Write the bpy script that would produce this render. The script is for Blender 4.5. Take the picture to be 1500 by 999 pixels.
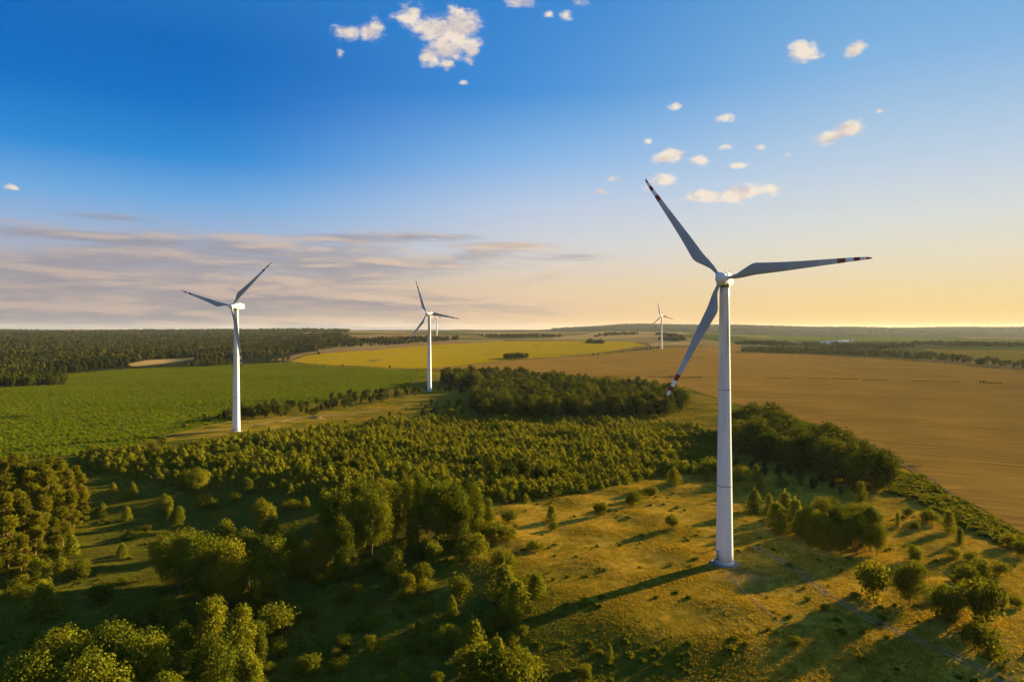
import bpy, bmesh, math, random
import numpy as np
from mathutils import Vector, Matrix

for o in list(bpy.data.objects):
    bpy.data.objects.remove(o, do_unlink=True)
SC = bpy.context.scene
COL = SC.collection
R = math.radians
H0, EYE, CX, F = 66.0, 482.0, 750.0, 1000.0      # camera height, eye-level row, centre column, focal length in pixels of a 1500 wide frame

# ------------------------------------------------------------------ camera
cam = bpy.data.cameras.new('camera'); cam_ob = bpy.data.objects.new('camera', cam); COL.objects.link(cam_ob)
cam.sensor_width = 36.0; cam.lens = 24.0; cam.shift_y = -17.5 / 1500.0
cam.clip_start = 0.5; cam.clip_end = 60000.0
cam_ob.location = (0, 0, H0); cam_ob.rotation_euler = (R(90), 0, 0)
SC.camera = cam_ob

# ------------------------------------------------------------------ light, sky, exposure
SUN_AZ, SUN_EL = R(56.0), R(13.0)
SDIR = Vector((math.sin(SUN_AZ) * math.cos(SUN_EL), math.cos(SUN_AZ) * math.cos(SUN_EL), math.sin(SUN_EL)))
sun = bpy.data.lights.new('sun', 'SUN'); sun.energy = 5.0; sun.angle = R(0.55); sun.color = (1.0, 0.77, 0.39)
sun_ob = bpy.data.objects.new('sun', sun); COL.objects.link(sun_ob)
sun_ob.rotation_euler = SDIR.to_track_quat('Z', 'Y').to_euler(); sun_ob.location = (200, 100, 300)

SC.view_settings.view_transform = 'Standard'; SC.view_settings.look = 'None'
EXPO = 2.25
SC.view_settings.exposure = EXPO; SC.view_settings.gamma = 1.0; SC.view_settings.use_curve_mapping = False
SC.cycles.max_bounces = 6; SC.cycles.diffuse_bounces = 3; SC.cycles.transmission_bounces = 3
SC.cycles.volume_bounces = 0; SC.cycles.transparent_max_bounces = 8; SC.cycles.use_denoising = True
SC.cycles.sample_clamp_indirect = 4.0


class NT:
    """small helper to write node trees"""
    def __init__(s, tree):
        s.t = tree; s.n = tree.nodes; s.l = tree.links
    def new(s, typ, **kw):
        n = s.n.new(typ)
        for k, v in kw.items(): setattr(n, k, v)
        return n
    def put(s, sock, v):
        if v is None: return
        if hasattr(v, 'is_linked') or hasattr(v, 'links'): s.l.new(v, sock)
        else:
            if hasattr(sock.default_value, '__len__') and hasattr(v, '__len__') and len(sock.default_value) == 4 and len(v) == 3: v = (*v, 1)
            sock.default_value = v
    def math(s, op, a, b=None, c=None, clamp=False):
        n = s.new('ShaderNodeMath', operation=op); n.use_clamp = clamp
        for i, v in enumerate((a, b, c)): s.put(n.inputs[i], v)
        return n.outputs[0]
    def vmath(s, op, a, b=None):
        n = s.new('ShaderNodeVectorMath', operation=op)
        s.put(n.inputs[0], a)
        if b is not None: s.put(n.inputs[1], b)
        return n.outputs['Value'] if op in ('LENGTH', 'DOT_PRODUCT', 'DISTANCE') else n.outputs[0]
    def mix(s, f, a, b, mode='MIX'):
        n = s.new('ShaderNodeMix', data_type='RGBA', blend_type=mode)
        s.put(n.inputs[0], f); s.put(n.inputs[6], a); s.put(n.inputs[7], b)
        return n.outputs[2]
    def smooth(s, x, lo, hi, a=0.0, b=1.0):
        n = s.new('ShaderNodeMapRange', interpolation_type='SMOOTHSTEP')
        for i, v in enumerate((x, lo, hi, a, b)): s.put(n.inputs[i], v)
        return n.outputs[0]
    def noise(s, vec, scale, detail=4, rough=0.55, dist=0.0, out=0):
        n = s.new('ShaderNodeTexNoise'); s.put(n.inputs['Vector'], vec)
        n.inputs['Scale'].default_value = scale; n.inputs['Detail'].default_value = detail
        n.inputs['Roughness'].default_value = rough; n.inputs['Distortion'].default_value = dist
        return n.outputs[out]
    def ramp(s, f, stops, interp='LINEAR'):
        n = s.new('ShaderNodeValToRGB'); n.color_ramp.interpolation = interp
        e = n.color_ramp.elements
        while len(e) < len(stops): e.new(0.5)
        for i, (p, c) in enumerate(stops):
            e[i].position = p; e[i].color = (*c, 1)
        s.put(n.inputs[0], f)
        return n.outputs[0]
    def sep(s, v):
        n = s.new('ShaderNodeSeparateXYZ'); s.put(n.inputs[0], v); return n.outputs
    def comb(s, x, y, z):
        n = s.new('ShaderNodeCombineXYZ')
        for i, v in enumerate((x, y, z)): s.put(n.inputs[i], v)
        return n.outputs[0]


def lin(r, g, b):
    f = lambda c: (c / 255 / 12.92) if c / 255 <= 0.04045 else ((c / 255 + 0.055) / 1.055) ** 2.4
    return (f(r), f(g), f(b))


def sky_dir(px, py):
    a = math.atan2(px - CX, F)
    return a, math.atan2((EYE - py) * math.cos(a), F)


def build_world():
    w = bpy.data.worlds.new('World'); SC.world = w; w.use_nodes = True
    t = NT(w.node_tree); t.n.clear()
    out = t.new('ShaderNodeOutputWorld'); bg = t.new('ShaderNodeBackground')
    STR = 0.1
    bg.inputs['Strength'].default_value = STR
    K = 1.0 / (STR * 2 ** EXPO)                      # display-linear value -> colour before strength and exposure
    sk = t.new('ShaderNodeTexSky', sky_type='NISHITA')
    sk.sun_disc = False; sk.sun_elevation = SUN_EL; sk.sun_rotation = SUN_AZ
    sk.altitude = 300; sk.air_density = 1.0; sk.dust_density = 1.2; sk.ozone_density = 3.0
    d = t.vmath('NORMALIZE', t.new('ShaderNodeTexCoord').outputs['Generated'])
    dx, dy, dz = t.sep(d)
    az = t.math('ARCTAN2', dx, dy); el = t.math('ARCSINE', dz)
    v = t.comb(az, el, 0.0)
    # evening colours: blue overhead to gold at the skyline, warmer towards the sun; the sky texture's glare is compressed
    sky = t.vmath('DIVIDE', sk.outputs[0], t.vmath('ADD', t.vmath('MULTIPLY', sk.outputs[0], (1.0 / (0.25 * K),) * 3), (1, 1, 1)))
    e = t.math('DIVIDE', el, 0.45)
    def col_at(stops):
        return t.ramp(e, [(max(0.0, min(1.0, p)), tuple(lin(*c))) for p, c in stops])
    west = col_at([(0.0, (178, 160, 150)), (0.14, (182, 172, 172)), (0.27, (160, 182, 212)), (0.38, (112, 170, 224)), (0.50, (44, 140, 216)), (0.66, (0, 112, 202)), (0.80, (0, 104, 194)), (1.0, (34, 118, 196))])
    mid = col_at([(0.0, (232, 192, 146)), (0.14, (229, 205, 174)), (0.26, (212, 212, 215)), (0.40, (186, 203, 228)), (0.54, (136, 184, 232)), (0.74, (66, 146, 218)), (1.0, (50, 132, 210))])
    east = col_at([(0.0, (244, 200, 116)), (0.10, (240, 213, 156)), (0.20, (231, 220, 192)), (0.32, (217, 221, 218)), (0.46, (192, 210, 228)), (0.62, (160, 195, 228)), (0.75, (132, 181, 226)), (1.0, (100, 162, 216))])
    c = t.mix(t.smooth(az, -0.46, 0.10), west, mid); c = t.mix(t.smooth(az, -0.06, 0.54), c, east)
    c = t.vmath('MULTIPLY', c, (K, K, K))
    col = t.mix(0.97, sky, c)
    # stratus veil low in the west, with soft streaks
    vs = t.comb(t.math('MULTIPLY', az, 5.5), t.math('MULTIPLY', t.math('ADD', el, t.math('MULTIPLY', az, 0.012)), 40.0), 4.7)
    n1 = t.noise(vs, 1.0, 9, 0.60, 0.25)
    win = t.math('MULTIPLY', t.smooth(el, 0.165, 0.075), t.smooth(az, 0.28, -0.35))
    Ls = None
    for px, py, hw, hh in ((470, 347, 130, 9), (620, 348, 130, 9), (740, 360, 110, 9), (850, 378, 90, 8), (150, 318, 90, 8), (110, 345, 130, 9), (200, 352, 80, 8)):
        a0, e0 = sky_dir(px, py); a1, _ = sky_dir(px + hw, py); _, e1 = sky_dir(px, py - hh)
        ln = t.vmath('LENGTH', t.vmath('MULTIPLY', t.vmath('SUBTRACT', v, (a0, e0, 0)), (1 / (a1 - a0), 1 / (e1 - e0), 0)))
        Ls = ln if Ls is None else t.math('SMOOTH_MIN', Ls, ln, 0.3)
    Ls = t.smooth(Ls, 1.25, 0.2)
    den = t.smooth(t.math('ADD', n1, t.math('ADD', t.math('MULTIPLY', win, 0.31), t.math('MULTIPLY', Ls, 0.16))), 0.53, 0.84)
    den = t.math('MULTIPLY', den, t.math('MULTIPLY', t.math('MAXIMUM', t.smooth(win, 0.0, 0.35), Ls), 0.78))
    n2 = t.noise(t.vmath('ADD', vs, (0.10, 0.30, 0.0)), 1.0, 7, 0.58, 0.25)
    lit = t.smooth(t.math('SUBTRACT', n1, n2), -0.10, 0.14)
    lit = t.math('MULTIPLY', lit, t.smooth(az, -0.75, 0.05, 0.45, 1.0))
    sc = t.mix(lit, [k * K for k in lin(148, 144, 152)], [k * K for k in lin(222, 194, 168)])
    col = t.mix(den, col, sc)
    # cumulus: lobes at their directions, broken up by noise
    clouds = [(602, 28, 24, 20), (622, 40, 28, 22), (652, 70, 24, 20), (640, 45, 30, 25), (672, 47, 28, 33), (690, 72, 12, 20), (628, 82, 15, 14), (655, 95, 12, 10),
              (505, 45, 24, 12), (545, 48, 18, 16), (498, 80, 7, 7), (757, 3, 22, 9), (805, 22, 9, 8), (828, 22, 11, 9),
              (848, 4, 14, 8), (1178, 76, 28, 20), (1253, 72, 17, 12), (1215, 202, 24, 10), (1243, 190, 22, 12), (1060, 172, 22, 8),
              (983, 228, 23, 12), (1021, 235, 18, 9), (976, 264, 24, 11), (952, 271, 18, 8), (1040, 286, 38, 9), (1085, 283, 38, 12),
              (1128, 279, 24, 12), (1065, 216, 13, 7), (1112, 217, 9, 5), (1155, 227, 9, 7), (899, 262, 13, 5), (880, 282, 12, 6),
              (951, 207, 8, 6), (990, 155, 11, 7), (1288, 163, 6, 4), (1085, 242, 18, 5), (16, 275, 12, 5), (678, 121, 9, 5)]
    M = None
    for px, py, hw, hh in clouds:
        a0, e0 = sky_dir(px, py); a1, _ = sky_dir(px + hw, py); _, e1 = sky_dir(px, py - hh)
        q = t.vmath('MULTIPLY', t.vmath('SUBTRACT', v, (a0, e0, 0)), (1 / (a1 - a0), 1 / (e1 - e0), 0))
        ln = t.math('ADD', t.vmath('LENGTH', q), 0.0 if hh >= 12 else (0.10 if hh >= 9 else 0.24))
        M = ln if M is None else t.math('SMOOTH_MIN', M, ln, 0.25)
    M = t.math('SUBTRACT', 1.27, M)
    vw = t.vmath('MULTIPLY', v, (0.68, 1.2, 1.0))
    n3 = t.math('ADD', t.math('MULTIPLY', t.noise(vw, 26.0, 10, 0.60, 0.5), 0.64), t.math('MULTIPLY', t.noise(vw, 76.0, 6, 0.58, 0.7), 0.36)); n4 = t.noise(t.vmath('ADD', vw, (0.009, 0.008, 0)), 26.0, 6, 0.55, 0.5)
    sh = t.math('ADD', M, t.math('MULTIPLY', t.math('SUBTRACT', n3, 0.5), 4.4))
    cd = t.smooth(sh, 0.0, 1.05)
    wisp = t.smooth(t.math('SUBTRACT', n3, n4), -0.14, 0.10)
    body = t.smooth(sh, 0.5, 1.5)
    ccol = t.mix(wisp, [k * K for k in lin(212, 198, 192)], [k * K for k in lin(255, 238, 214)])
    ccol = t.mix(t.math('MULTIPLY', body, 0.35), ccol, [k * K for k in lin(214, 200, 196)])
    col = t.mix(t.math('MULTIPLY', cd, 0.95), col, ccol)
    t.put(bg.inputs['Color'], col); t.l.new(bg.outputs[0], out.inputs[0])


build_world()

# ------------------------------------------------------------------ bookkeeping
def tag(o, label=None, cat=None, group=None, kind=None):
    if label: o['label'] = label
    if cat: o['category'] = cat
    if group: o['group'] = group
    if kind: o['kind'] = kind
    return o

def link(name, me, parent=None, loc=None):
    o = bpy.data.objects.new(name, me); COL.objects.link(o)
    if parent is not None: o.parent = parent
    if loc is not None: o.location = loc
    return o

def np_mesh(name, verts, faces, mats=(), mat_idx=None, smooth=False, tint=None, attrs=None):
    """faces: (n,4) or (n,3) int array"""
    verts = np.asarray(verts, np.float32); faces = np.asarray(faces, np.int32)
    me = bpy.data.meshes.new(name); k = faces.shape[1]; n = len(faces)
    me.vertices.add(len(verts)); me.vertices.foreach_set('co', verts.ravel())
    me.loops.add(n * k); me.loops.foreach_set('vertex_index', faces.ravel())
    me.polygons.add(n); me.polygons.foreach_set('loop_start', np.arange(n, dtype=np.int32) * k)
    if mat_idx is not None: me.polygons.foreach_set('material_index', np.asarray(mat_idx, np.int32))
    if smooth: me.polygons.foreach_set('use_smooth', np.ones(n, bool))
    me.update(calc_edges=True)
    for m in mats: me.materials.append(m)
    if tint is not None:
        a = me.attributes.new('tint', 'FLOAT', 'FACE'); a.data.foreach_set('value', np.asarray(tint, np.float32))
    for nm, val in (attrs or {}).items():
        a = me.attributes.new(nm, 'FLOAT', 'POINT'); a.data.foreach_set('value', np.asarray(val, np.float32))
    me.validate()
    return me

def bm_mesh(name, bm, mats=(), smooth=False):
    me = bpy.data.meshes.new(name); bm.to_mesh(me); bm.free()
    for m in mats: me.materials.append(m)
    if smooth:
        for p in me.polygons: p.use_smooth = True
    return me

# ------------------------------------------------------------------ terrain
def sst(x): x = np.clip(x, 0, 1); return x * x * (3 - 2 * x)

_rng = np.random.default_rng(7)
def _waves(n, l0, l1):
    th = _rng.uniform(0, 2 * np.pi, n); L = np.exp(_rng.uniform(np.log(l0), np.log(l1), n)); ph = _rng.uniform(0, 2 * np.pi, n)
    return np.stack([np.cos(th) * 2 * np.pi / L, np.sin(th) * 2 * np.pi / L, ph], 1)
W_small, W_mid, W_big = _waves(9, 14, 45), _waves(8, 90, 260), _waves(8, 700, 2200)
def wsum(W, x, y):
    s = 0.0
    for a, b, p in W: s = s + np.sin(a * x + b * y + p)
    return s / math.sqrt(len(W) / 2.0)

_RT = np.linspace(0, 24000, 2401)
def _table(r, z):
    t = np.interp(_RT, r, z)
    k = np.hanning(61); k /= k.sum()
    return np.convolve(np.pad(t, 30, mode='edge'), k, 'valid')
P_c = _table([0, 720, 1200, 1675, 2830, 4000, 9000, 14000, 24000], [0, 0, 6, 18, 36.5, 42, 50, 40, 0])
P_r = _table([0, 720, 1200, 2000, 3000, 4500, 6500, 24000], [0, -1, 0, 8, 15, 12, 6, 0])
P_l = _table([0, 720, 1200, 2500, 4500, 7000, 14000, 24000], [0, 0, 1, 14, 34, 46, 50, 0])

def terrain(x, y):
    x = np.asarray(x, float); y = np.asarray(y, float)
    r = np.hypot(x, y); t = x / np.maximum(y, 1.0); t = np.where(y <= 1, np.sign(x) * 3, t)
    wr = sst((t - 0.22) / 0.25); wl = sst((-0.22 - t) / 0.2)
    z = np.interp(r, _RT, P_c) * (1 - wr) * (1 - wl) + np.interp(r, _RT, P_r) * wr + np.interp(r, _RT, P_l) * wl
    # hollow on the side of the knoll away from the sun
    s = (x - 26) * 0.829 + (y - 150) * 0.559
    z = z - 10.0 * sst(-s / 75.0) * (1 - sst((y - 255) / 110.0))
    z = z - 8.0 * sst((156 - y) / 48.0) * (1 - sst((x - 62) / 45.0)) * sst((x + 10) / 40.0)
    # gentle fall east of the knoll to the big field
    z = z - 3.0 * sst((x - 0.55 * y - 20) / 60.0) * (1 - sst((y - 500) / 300))
    near = 1 - sst((r - 300) / 500)
    pad = 1 - np.exp(-((x - 60) ** 2 + (y - 193) ** 2) / 300.0)
    z = z + near * 0.35 * wsum(W_small, x, y) * pad * (1 - sst((x - 0.55 * y - 15) / 30.0)) + 0.5 * wsum(W_mid, x, y) * sst((r - 240) / 300) * (1 - sst((r - 2500) / 2000)) + 3.0 * wsum(W_big, x, y) * sst((r - 900) / 2500)
    # wooded ridges at the skyline
    z = z + 50 * np.exp(-((y - 9000) / 1500) ** 2) * sst((t - 0.05) / 0.16) * (1 + 0.10 * np.sin(t * 17 + 1.0) + 0.06 * np.sin(t * 41))
    z = z + 14 * np.exp(-((y - 5200) / 900) ** 2) * np.exp(-((t + 0.37) / 0.15) ** 2)
    z = z + 22 * np.exp(-((y - 9500) / 1500) ** 2) * sst((t - 0.02) / 0.08)
    return z

def at(px, py, h=0.0):
    """the point of the ground that is seen at a place of the photograph"""
    u, w = (px - CX) / F, (py - EYE) / F
    D = np.exp(np.linspace(math.log(70), math.log(15000), 900))
    g = H0 - w * D - terrain(u * D, D) - h
    i = np.argmax(g <= 0)
    if g[i] > 0: i = len(D) - 1
    lo, hi = D[max(i - 1, 0)], D[i]
    for _ in range(30):
        m = 0.5 * (lo + hi)
        if H0 - w * m - float(terrain(u * m, m)) - h <= 0: hi = m
        else: lo = m
    return np.array([u * hi, hi])

def gp(x, y, dz=0.0): return Vector((float(x), float(y), float(terrain(x, y)) + dz))

# ------------------------------------------------------------------ materials
def mat(name):
    m = bpy.data.materials.new(name); m.use_nodes = True
    t = NT(m.node_tree); t.n.clear()
    t.out = t.new('ShaderNodeOutputMaterial')
    return m, t
def principled(t, color, rough=0.9, spec=0.2, normal=None, metal=0.0):
    p = t.new('ShaderNodeBsdfPrincipled'); t.put(p.inputs['Base Color'], color); t.put(p.inputs['Roughness'], rough)
    p.inputs['Specular IOR Level'].default_value = spec; p.inputs['Metallic'].default_value = metal
    if normal is not None: t.l.new(normal, p.inputs['Normal'])
    return p.outputs[0]
def matte(t, color, normal=None):
    d = t.new('ShaderNodeBsdfDiffuse'); t.put(d.inputs['Color'], color); d.inputs['Roughness'].default_value = 0.6
    if normal is not None: t.l.new(normal, d.inputs['Normal'])
    return d.outputs[0]
def finish(t, sh): t.l.new(sh, t.out.inputs['Surface'])
def bump(t, h, strength, dist):
    b = t.new('ShaderNodeBump'); b.inputs['Strength'].default_value = strength; b.inputs['Distance'].default_value = dist
    t.put(b.inputs['Height'], h); return b.outputs[0]
def wpos(t): return t.new('ShaderNodeNewGeometry').outputs['Position']
def attr(t, name): return t.new('ShaderNodeAttribute', attribute_name=name).outputs['Fac']

def foliage(name, dark, mid, light, trans=0.35, var=0.5):
    m, t = mat(name)
    tint = attr(t, 'tint'); rnd = t.new('ShaderNodeObjectInfo').outputs['Random']
    f = t.math('ADD', t.math('MULTIPLY', tint, 1 - var), t.math('MULTIPLY', rnd, var))
    c = t.ramp(f, [(0.1, dark), (0.5, mid), (0.9, light)])
    d = t.new('ShaderNodeBsdfDiffuse'); t.put(d.inputs[0], c)
    tr = t.new('ShaderNodeBsdfTranslucent'); t.put(tr.inputs[0], t.mix(1.0, c, (1.5, 1.35, 0.5), 'MULTIPLY'))
    m1 = t.new('ShaderNodeMixShader'); m1.inputs[0].default_value = trans
    t.l.new(d.outputs[0], m1.inputs[1]); t.l.new(tr.outputs[0], m1.inputs[2])
    finish(t, m1.outputs[0]); return m

M_broad = foliage('broadleaf_foliage', (0.050, 0.064, 0.005), (0.106, 0.114, 0.007), (0.156, 0.142, 0.008), 0.22)
M_wood = foliage('shade_tinted_wood_foliage', (0.026, 0.034, 0.004), (0.062, 0.070, 0.005), (0.125, 0.116, 0.007), 0.18)  # darker copy of the broadleaf greens: shade on the woods' near sides coloured in
M_pine = foliage('pine_foliage', (0.055, 0.068, 0.005), (0.118, 0.122, 0.007), (0.155, 0.142, 0.008), 0.34)
M_olive = foliage('olive_pine_foliage', (0.056, 0.060, 0.005), (0.106, 0.104, 0.006), (0.145, 0.130, 0.007), 0.36)
M_bush = foliage('bush_foliage', (0.052, 0.062, 0.005), (0.106, 0.110, 0.007), (0.150, 0.136, 0.008), 0.34)
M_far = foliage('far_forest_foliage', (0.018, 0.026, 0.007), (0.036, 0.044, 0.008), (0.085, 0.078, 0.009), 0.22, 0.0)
M_grass = foliage('grass_blades', (0.080, 0.076, 0.006), (0.160, 0.108, 0.007), (0.28, 0.170, 0.012), 0.38, 0.0)
M_weed = foliage('weed_leaves', (0.050, 0.060, 0.005), (0.092, 0.096, 0.006), (0.135, 0.115, 0.007), 0.35, 0.0)
M_crop = foliage('crop_leaves', (0.078, 0.112, 0.004), (0.110, 0.142, 0.005), (0.165, 0.166, 0.006), 0.45, 0.0)

def bark_mat(name, a, b):
    m, t = mat(name)
    p = t.vmath('MULTIPLY', t.new('ShaderNodeTexCoord').outputs['Object'], (3, 3, 0.6))
    n = t.noise(p, 2.0, 5, 0.6)
    finish(t, principled(t, t.mix(n, a, b), 0.95, 0.1, bump(t, n, 0.6, 0.05))); return m
M_bark = bark_mat('grey_bark', (0.05, 0.04, 0.03), (0.16, 0.13, 0.10))
M_pinebark = bark_mat('pine_bark', (0.12, 0.06, 0.03), (0.30, 0.15, 0.07))

def ground_mat():
    m, t = mat('meadow_ground'); p = wpos(t)
    dry, forest = attr(t, 'dry'), attr(t, 'forest'); bare = attr(t, 'bare')
    n1 = t.noise(p, 0.035, 4, 0.6, 0.6); n2 = t.noise(p, 0.35, 5, 0.65); n3 = t.noise(p, 2.2, 3, 0.7); n4 = t.noise(p, 0.004, 4, 0.6)
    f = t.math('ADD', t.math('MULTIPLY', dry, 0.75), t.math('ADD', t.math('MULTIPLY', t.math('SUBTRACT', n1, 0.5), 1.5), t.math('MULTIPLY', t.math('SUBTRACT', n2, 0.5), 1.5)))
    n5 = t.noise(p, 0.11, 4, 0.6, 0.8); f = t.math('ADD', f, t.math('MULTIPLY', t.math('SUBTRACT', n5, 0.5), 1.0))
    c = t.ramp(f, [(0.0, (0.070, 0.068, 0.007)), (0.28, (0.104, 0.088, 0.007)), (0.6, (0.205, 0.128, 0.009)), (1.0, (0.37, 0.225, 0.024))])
    c = t.mix(t.math('MULTIPLY', t.smooth(n3, 0.52, 0.72), 0.5), c, (0.062, 0.050, 0.006))
    c = t.mix(t.smooth(t.math('ADD', bare, t.math('MULTIPLY', t.math('SUBTRACT', n2, 0.5), 0.9)), 0.40, 0.85), c, (0.30, 0.195, 0.070))
    # far off: a patchwork of fields
    vo = t.new('ShaderNodeTexVoronoi'); vo.feature = 'F1'; vo.inputs['Scale'].default_value = 1.0
    t.put(vo.inputs['Vector'], t.vmath('MULTIPLY', p, (1 / 520.0, 1 / 800.0, 0)))
    pc = t.ramp(t.sep(vo.outputs['Color'])[0], [(0.0, (0.07, 0.076, 0.016)), (0.3, (0.15, 0.105, 0.03)), (0.5, (0.075, 0.082, 0.02)), (0.7, (0.21, 0.145, 0.055)), (1.0, (0.12, 0.098, 0.027))], 'CONSTANT')
    far = t.smooth(t.vmath('LENGTH', p), 1100.0, 1500.0)
    c = t.mix(far, c, pc)
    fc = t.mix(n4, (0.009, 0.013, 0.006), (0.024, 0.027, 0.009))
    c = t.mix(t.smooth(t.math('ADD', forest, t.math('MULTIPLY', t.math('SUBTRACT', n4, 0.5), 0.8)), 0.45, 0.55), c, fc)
    h = t.math('ADD', t.math('MULTIPLY', n2, 1.0), t.math('MULTIPLY', n3, 0.4))
    finish(t, matte(t, c, bump(t, h, 0.5, 0.5))); return m

def field_mat(name, a, b, streak, ang, scale=0.05, stretch=14.0, spots=None, bumpd=0.3, lines=None):
    """crop colour a..b with streaks lying along the direction ang"""
    m, t = mat(name); p = wpos(t)
    rot = t.new('ShaderNodeVectorRotate', rotation_type='Z_AXIS'); t.put(rot.inputs['Vector'], p); rot.inputs['Angle'].default_value = -ang
    q = t.vmath('MULTIPLY', rot.outputs[0], (1.0 / stretch, 1.0, 1.0))
    warp = t.noise(p, 0.006, 3, 0.5, 0, 1)
    q = t.vmath('ADD', q, t.vmath('MULTIPLY', t.vmath('SUBTRACT', warp, (0.5, 0.5, 0.5)), (0, 26, 0)))
    n1 = t.noise(q, scale, 6, 0.62, 0.2); n2 = t.noise(p, 0.5, 5, 0.7); n3 = t.noise(p, 0.012, 4, 0.6); n5 = t.noise(q, scale * 5, 4, 0.6)
    f = t.math('ADD', t.math('MULTIPLY', n1, 0.6), t.math('ADD', t.math('MULTIPLY', n3, 0.4), t.math('MULTIPLY', t.math('SUBTRACT', n5, 0.5), 0.7)))
    c = t.mix(t.smooth(f, 0.32, 0.68), a, b)
    c = t.mix(t.math('MULTIPLY', t.smooth(n1, 0.56, 0.72), 0.6), c, streak)
    if lines:
        wv = t.new('ShaderNodeTexWave', wave_type='BANDS', bands_direction='Y'); t.put(wv.inputs['Vector'], q)
        wv.inputs['Scale'].default_value = lines; wv.inputs['Distortion'].default_value = 2.5; wv.inputs['Detail'].default_value = 3; wv.inputs['Detail Scale'].default_value = 0.3
        c = t.mix(t.math('MULTIPLY', t.math('MULTIPLY', wv.outputs['Fac'], t.smooth(n3, 0.35, 0.6)), 0.6), c, streak)
    if spots:
        s = t.noise(p, 0.22, 4, 0.7)
        c = t.mix(t.math('MULTIPLY', t.smooth(s, 0.55, 0.68), 0.75), c, spots)
        s2 = t.noise(p, 0.30, 4, 0.7)
        c = t.mix(t.math('MULTIPLY', t.smooth(s2, 0.58, 0.7), 0.6), c, (a[0] * 0.4, a[1] * 0.45, a[2] * 0.5))
    finish(t, matte(t, c, bump(t, t.math('ADD', n2, n5), 0.7, bumpd))); return m

M_ground = ground_mat()
M_green = field_mat('green_crop', (0.078, 0.106, 0.004), (0.106, 0.130, 0.005), (0.140, 0.140, 0.006), R(8), 0.03, 9, (0.16, 0.150, 0.007), 0.5)
M_yellow = field_mat('yellow_crop', (0.275, 0.176, 0.003), (0.34, 0.222, 0.004), (0.20, 0.135, 0.005), R(10), 0.03, 12)
M_brown = field_mat('ripe_grain', (0.225, 0.117, 0.018), (0.330, 0.180, 0.034), (0.128, 0.063, 0.008), R(-12), 0.05, 14, None, 0.5, 0.035)
M_tan = field_mat('pale_stubble', (0.27, 0.18, 0.06), (0.33, 0.22, 0.085), (0.20, 0.13, 0.05), R(5), 0.03, 12)
M_pinkish = field_mat('bare_stubble', (0.19, 0.11, 0.04), (0.24, 0.14, 0.055), (0.16, 0.10, 0.035), R(5), 0.03, 12)
M_meadow = field_mat('dry_meadow', (0.13, 0.098, 0.009), (0.22, 0.148, 0.016), (0.090, 0.084, 0.008), R(15), 0.06, 4, None, 0.5)
M_fargreen = field_mat('far_pasture', (0.09, 0.11, 0.015), (0.13, 0.145, 0.02), (0.15, 0.13, 0.03), R(3), 0.02, 12)
M_soil, _t = mat('sandy_soil'); _n = _t.noise(wpos(_t), 0.8, 5, 0.65)
finish(_t, matte(_t, _t.mix(_n, (0.17, 0.11, 0.035), (0.29, 0.195, 0.08)), bump(_t, _n, 0.6, 0.2)))

# ------------------------------------------------------------------ the ground sheet
def lines_1d(lo, hi, fine, fl, fh, g):
    a = list(np.arange(fl, fh + fine, fine)); s = fine
    x = a[-1]
    while x < hi: s *= g; x += s; a.append(x)
    s = fine; x = a[0]; b = []
    while x > lo: s *= g; x -= s; b.append(x)
    return np.array(b[::-1] + a)

track_c = [at(1560, 1030), at(1430, 975), at(1340, 935), at(1270, 905), at(1215, 872), at(1175, 842), at(1140, 818), at(1105, 800)]

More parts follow.
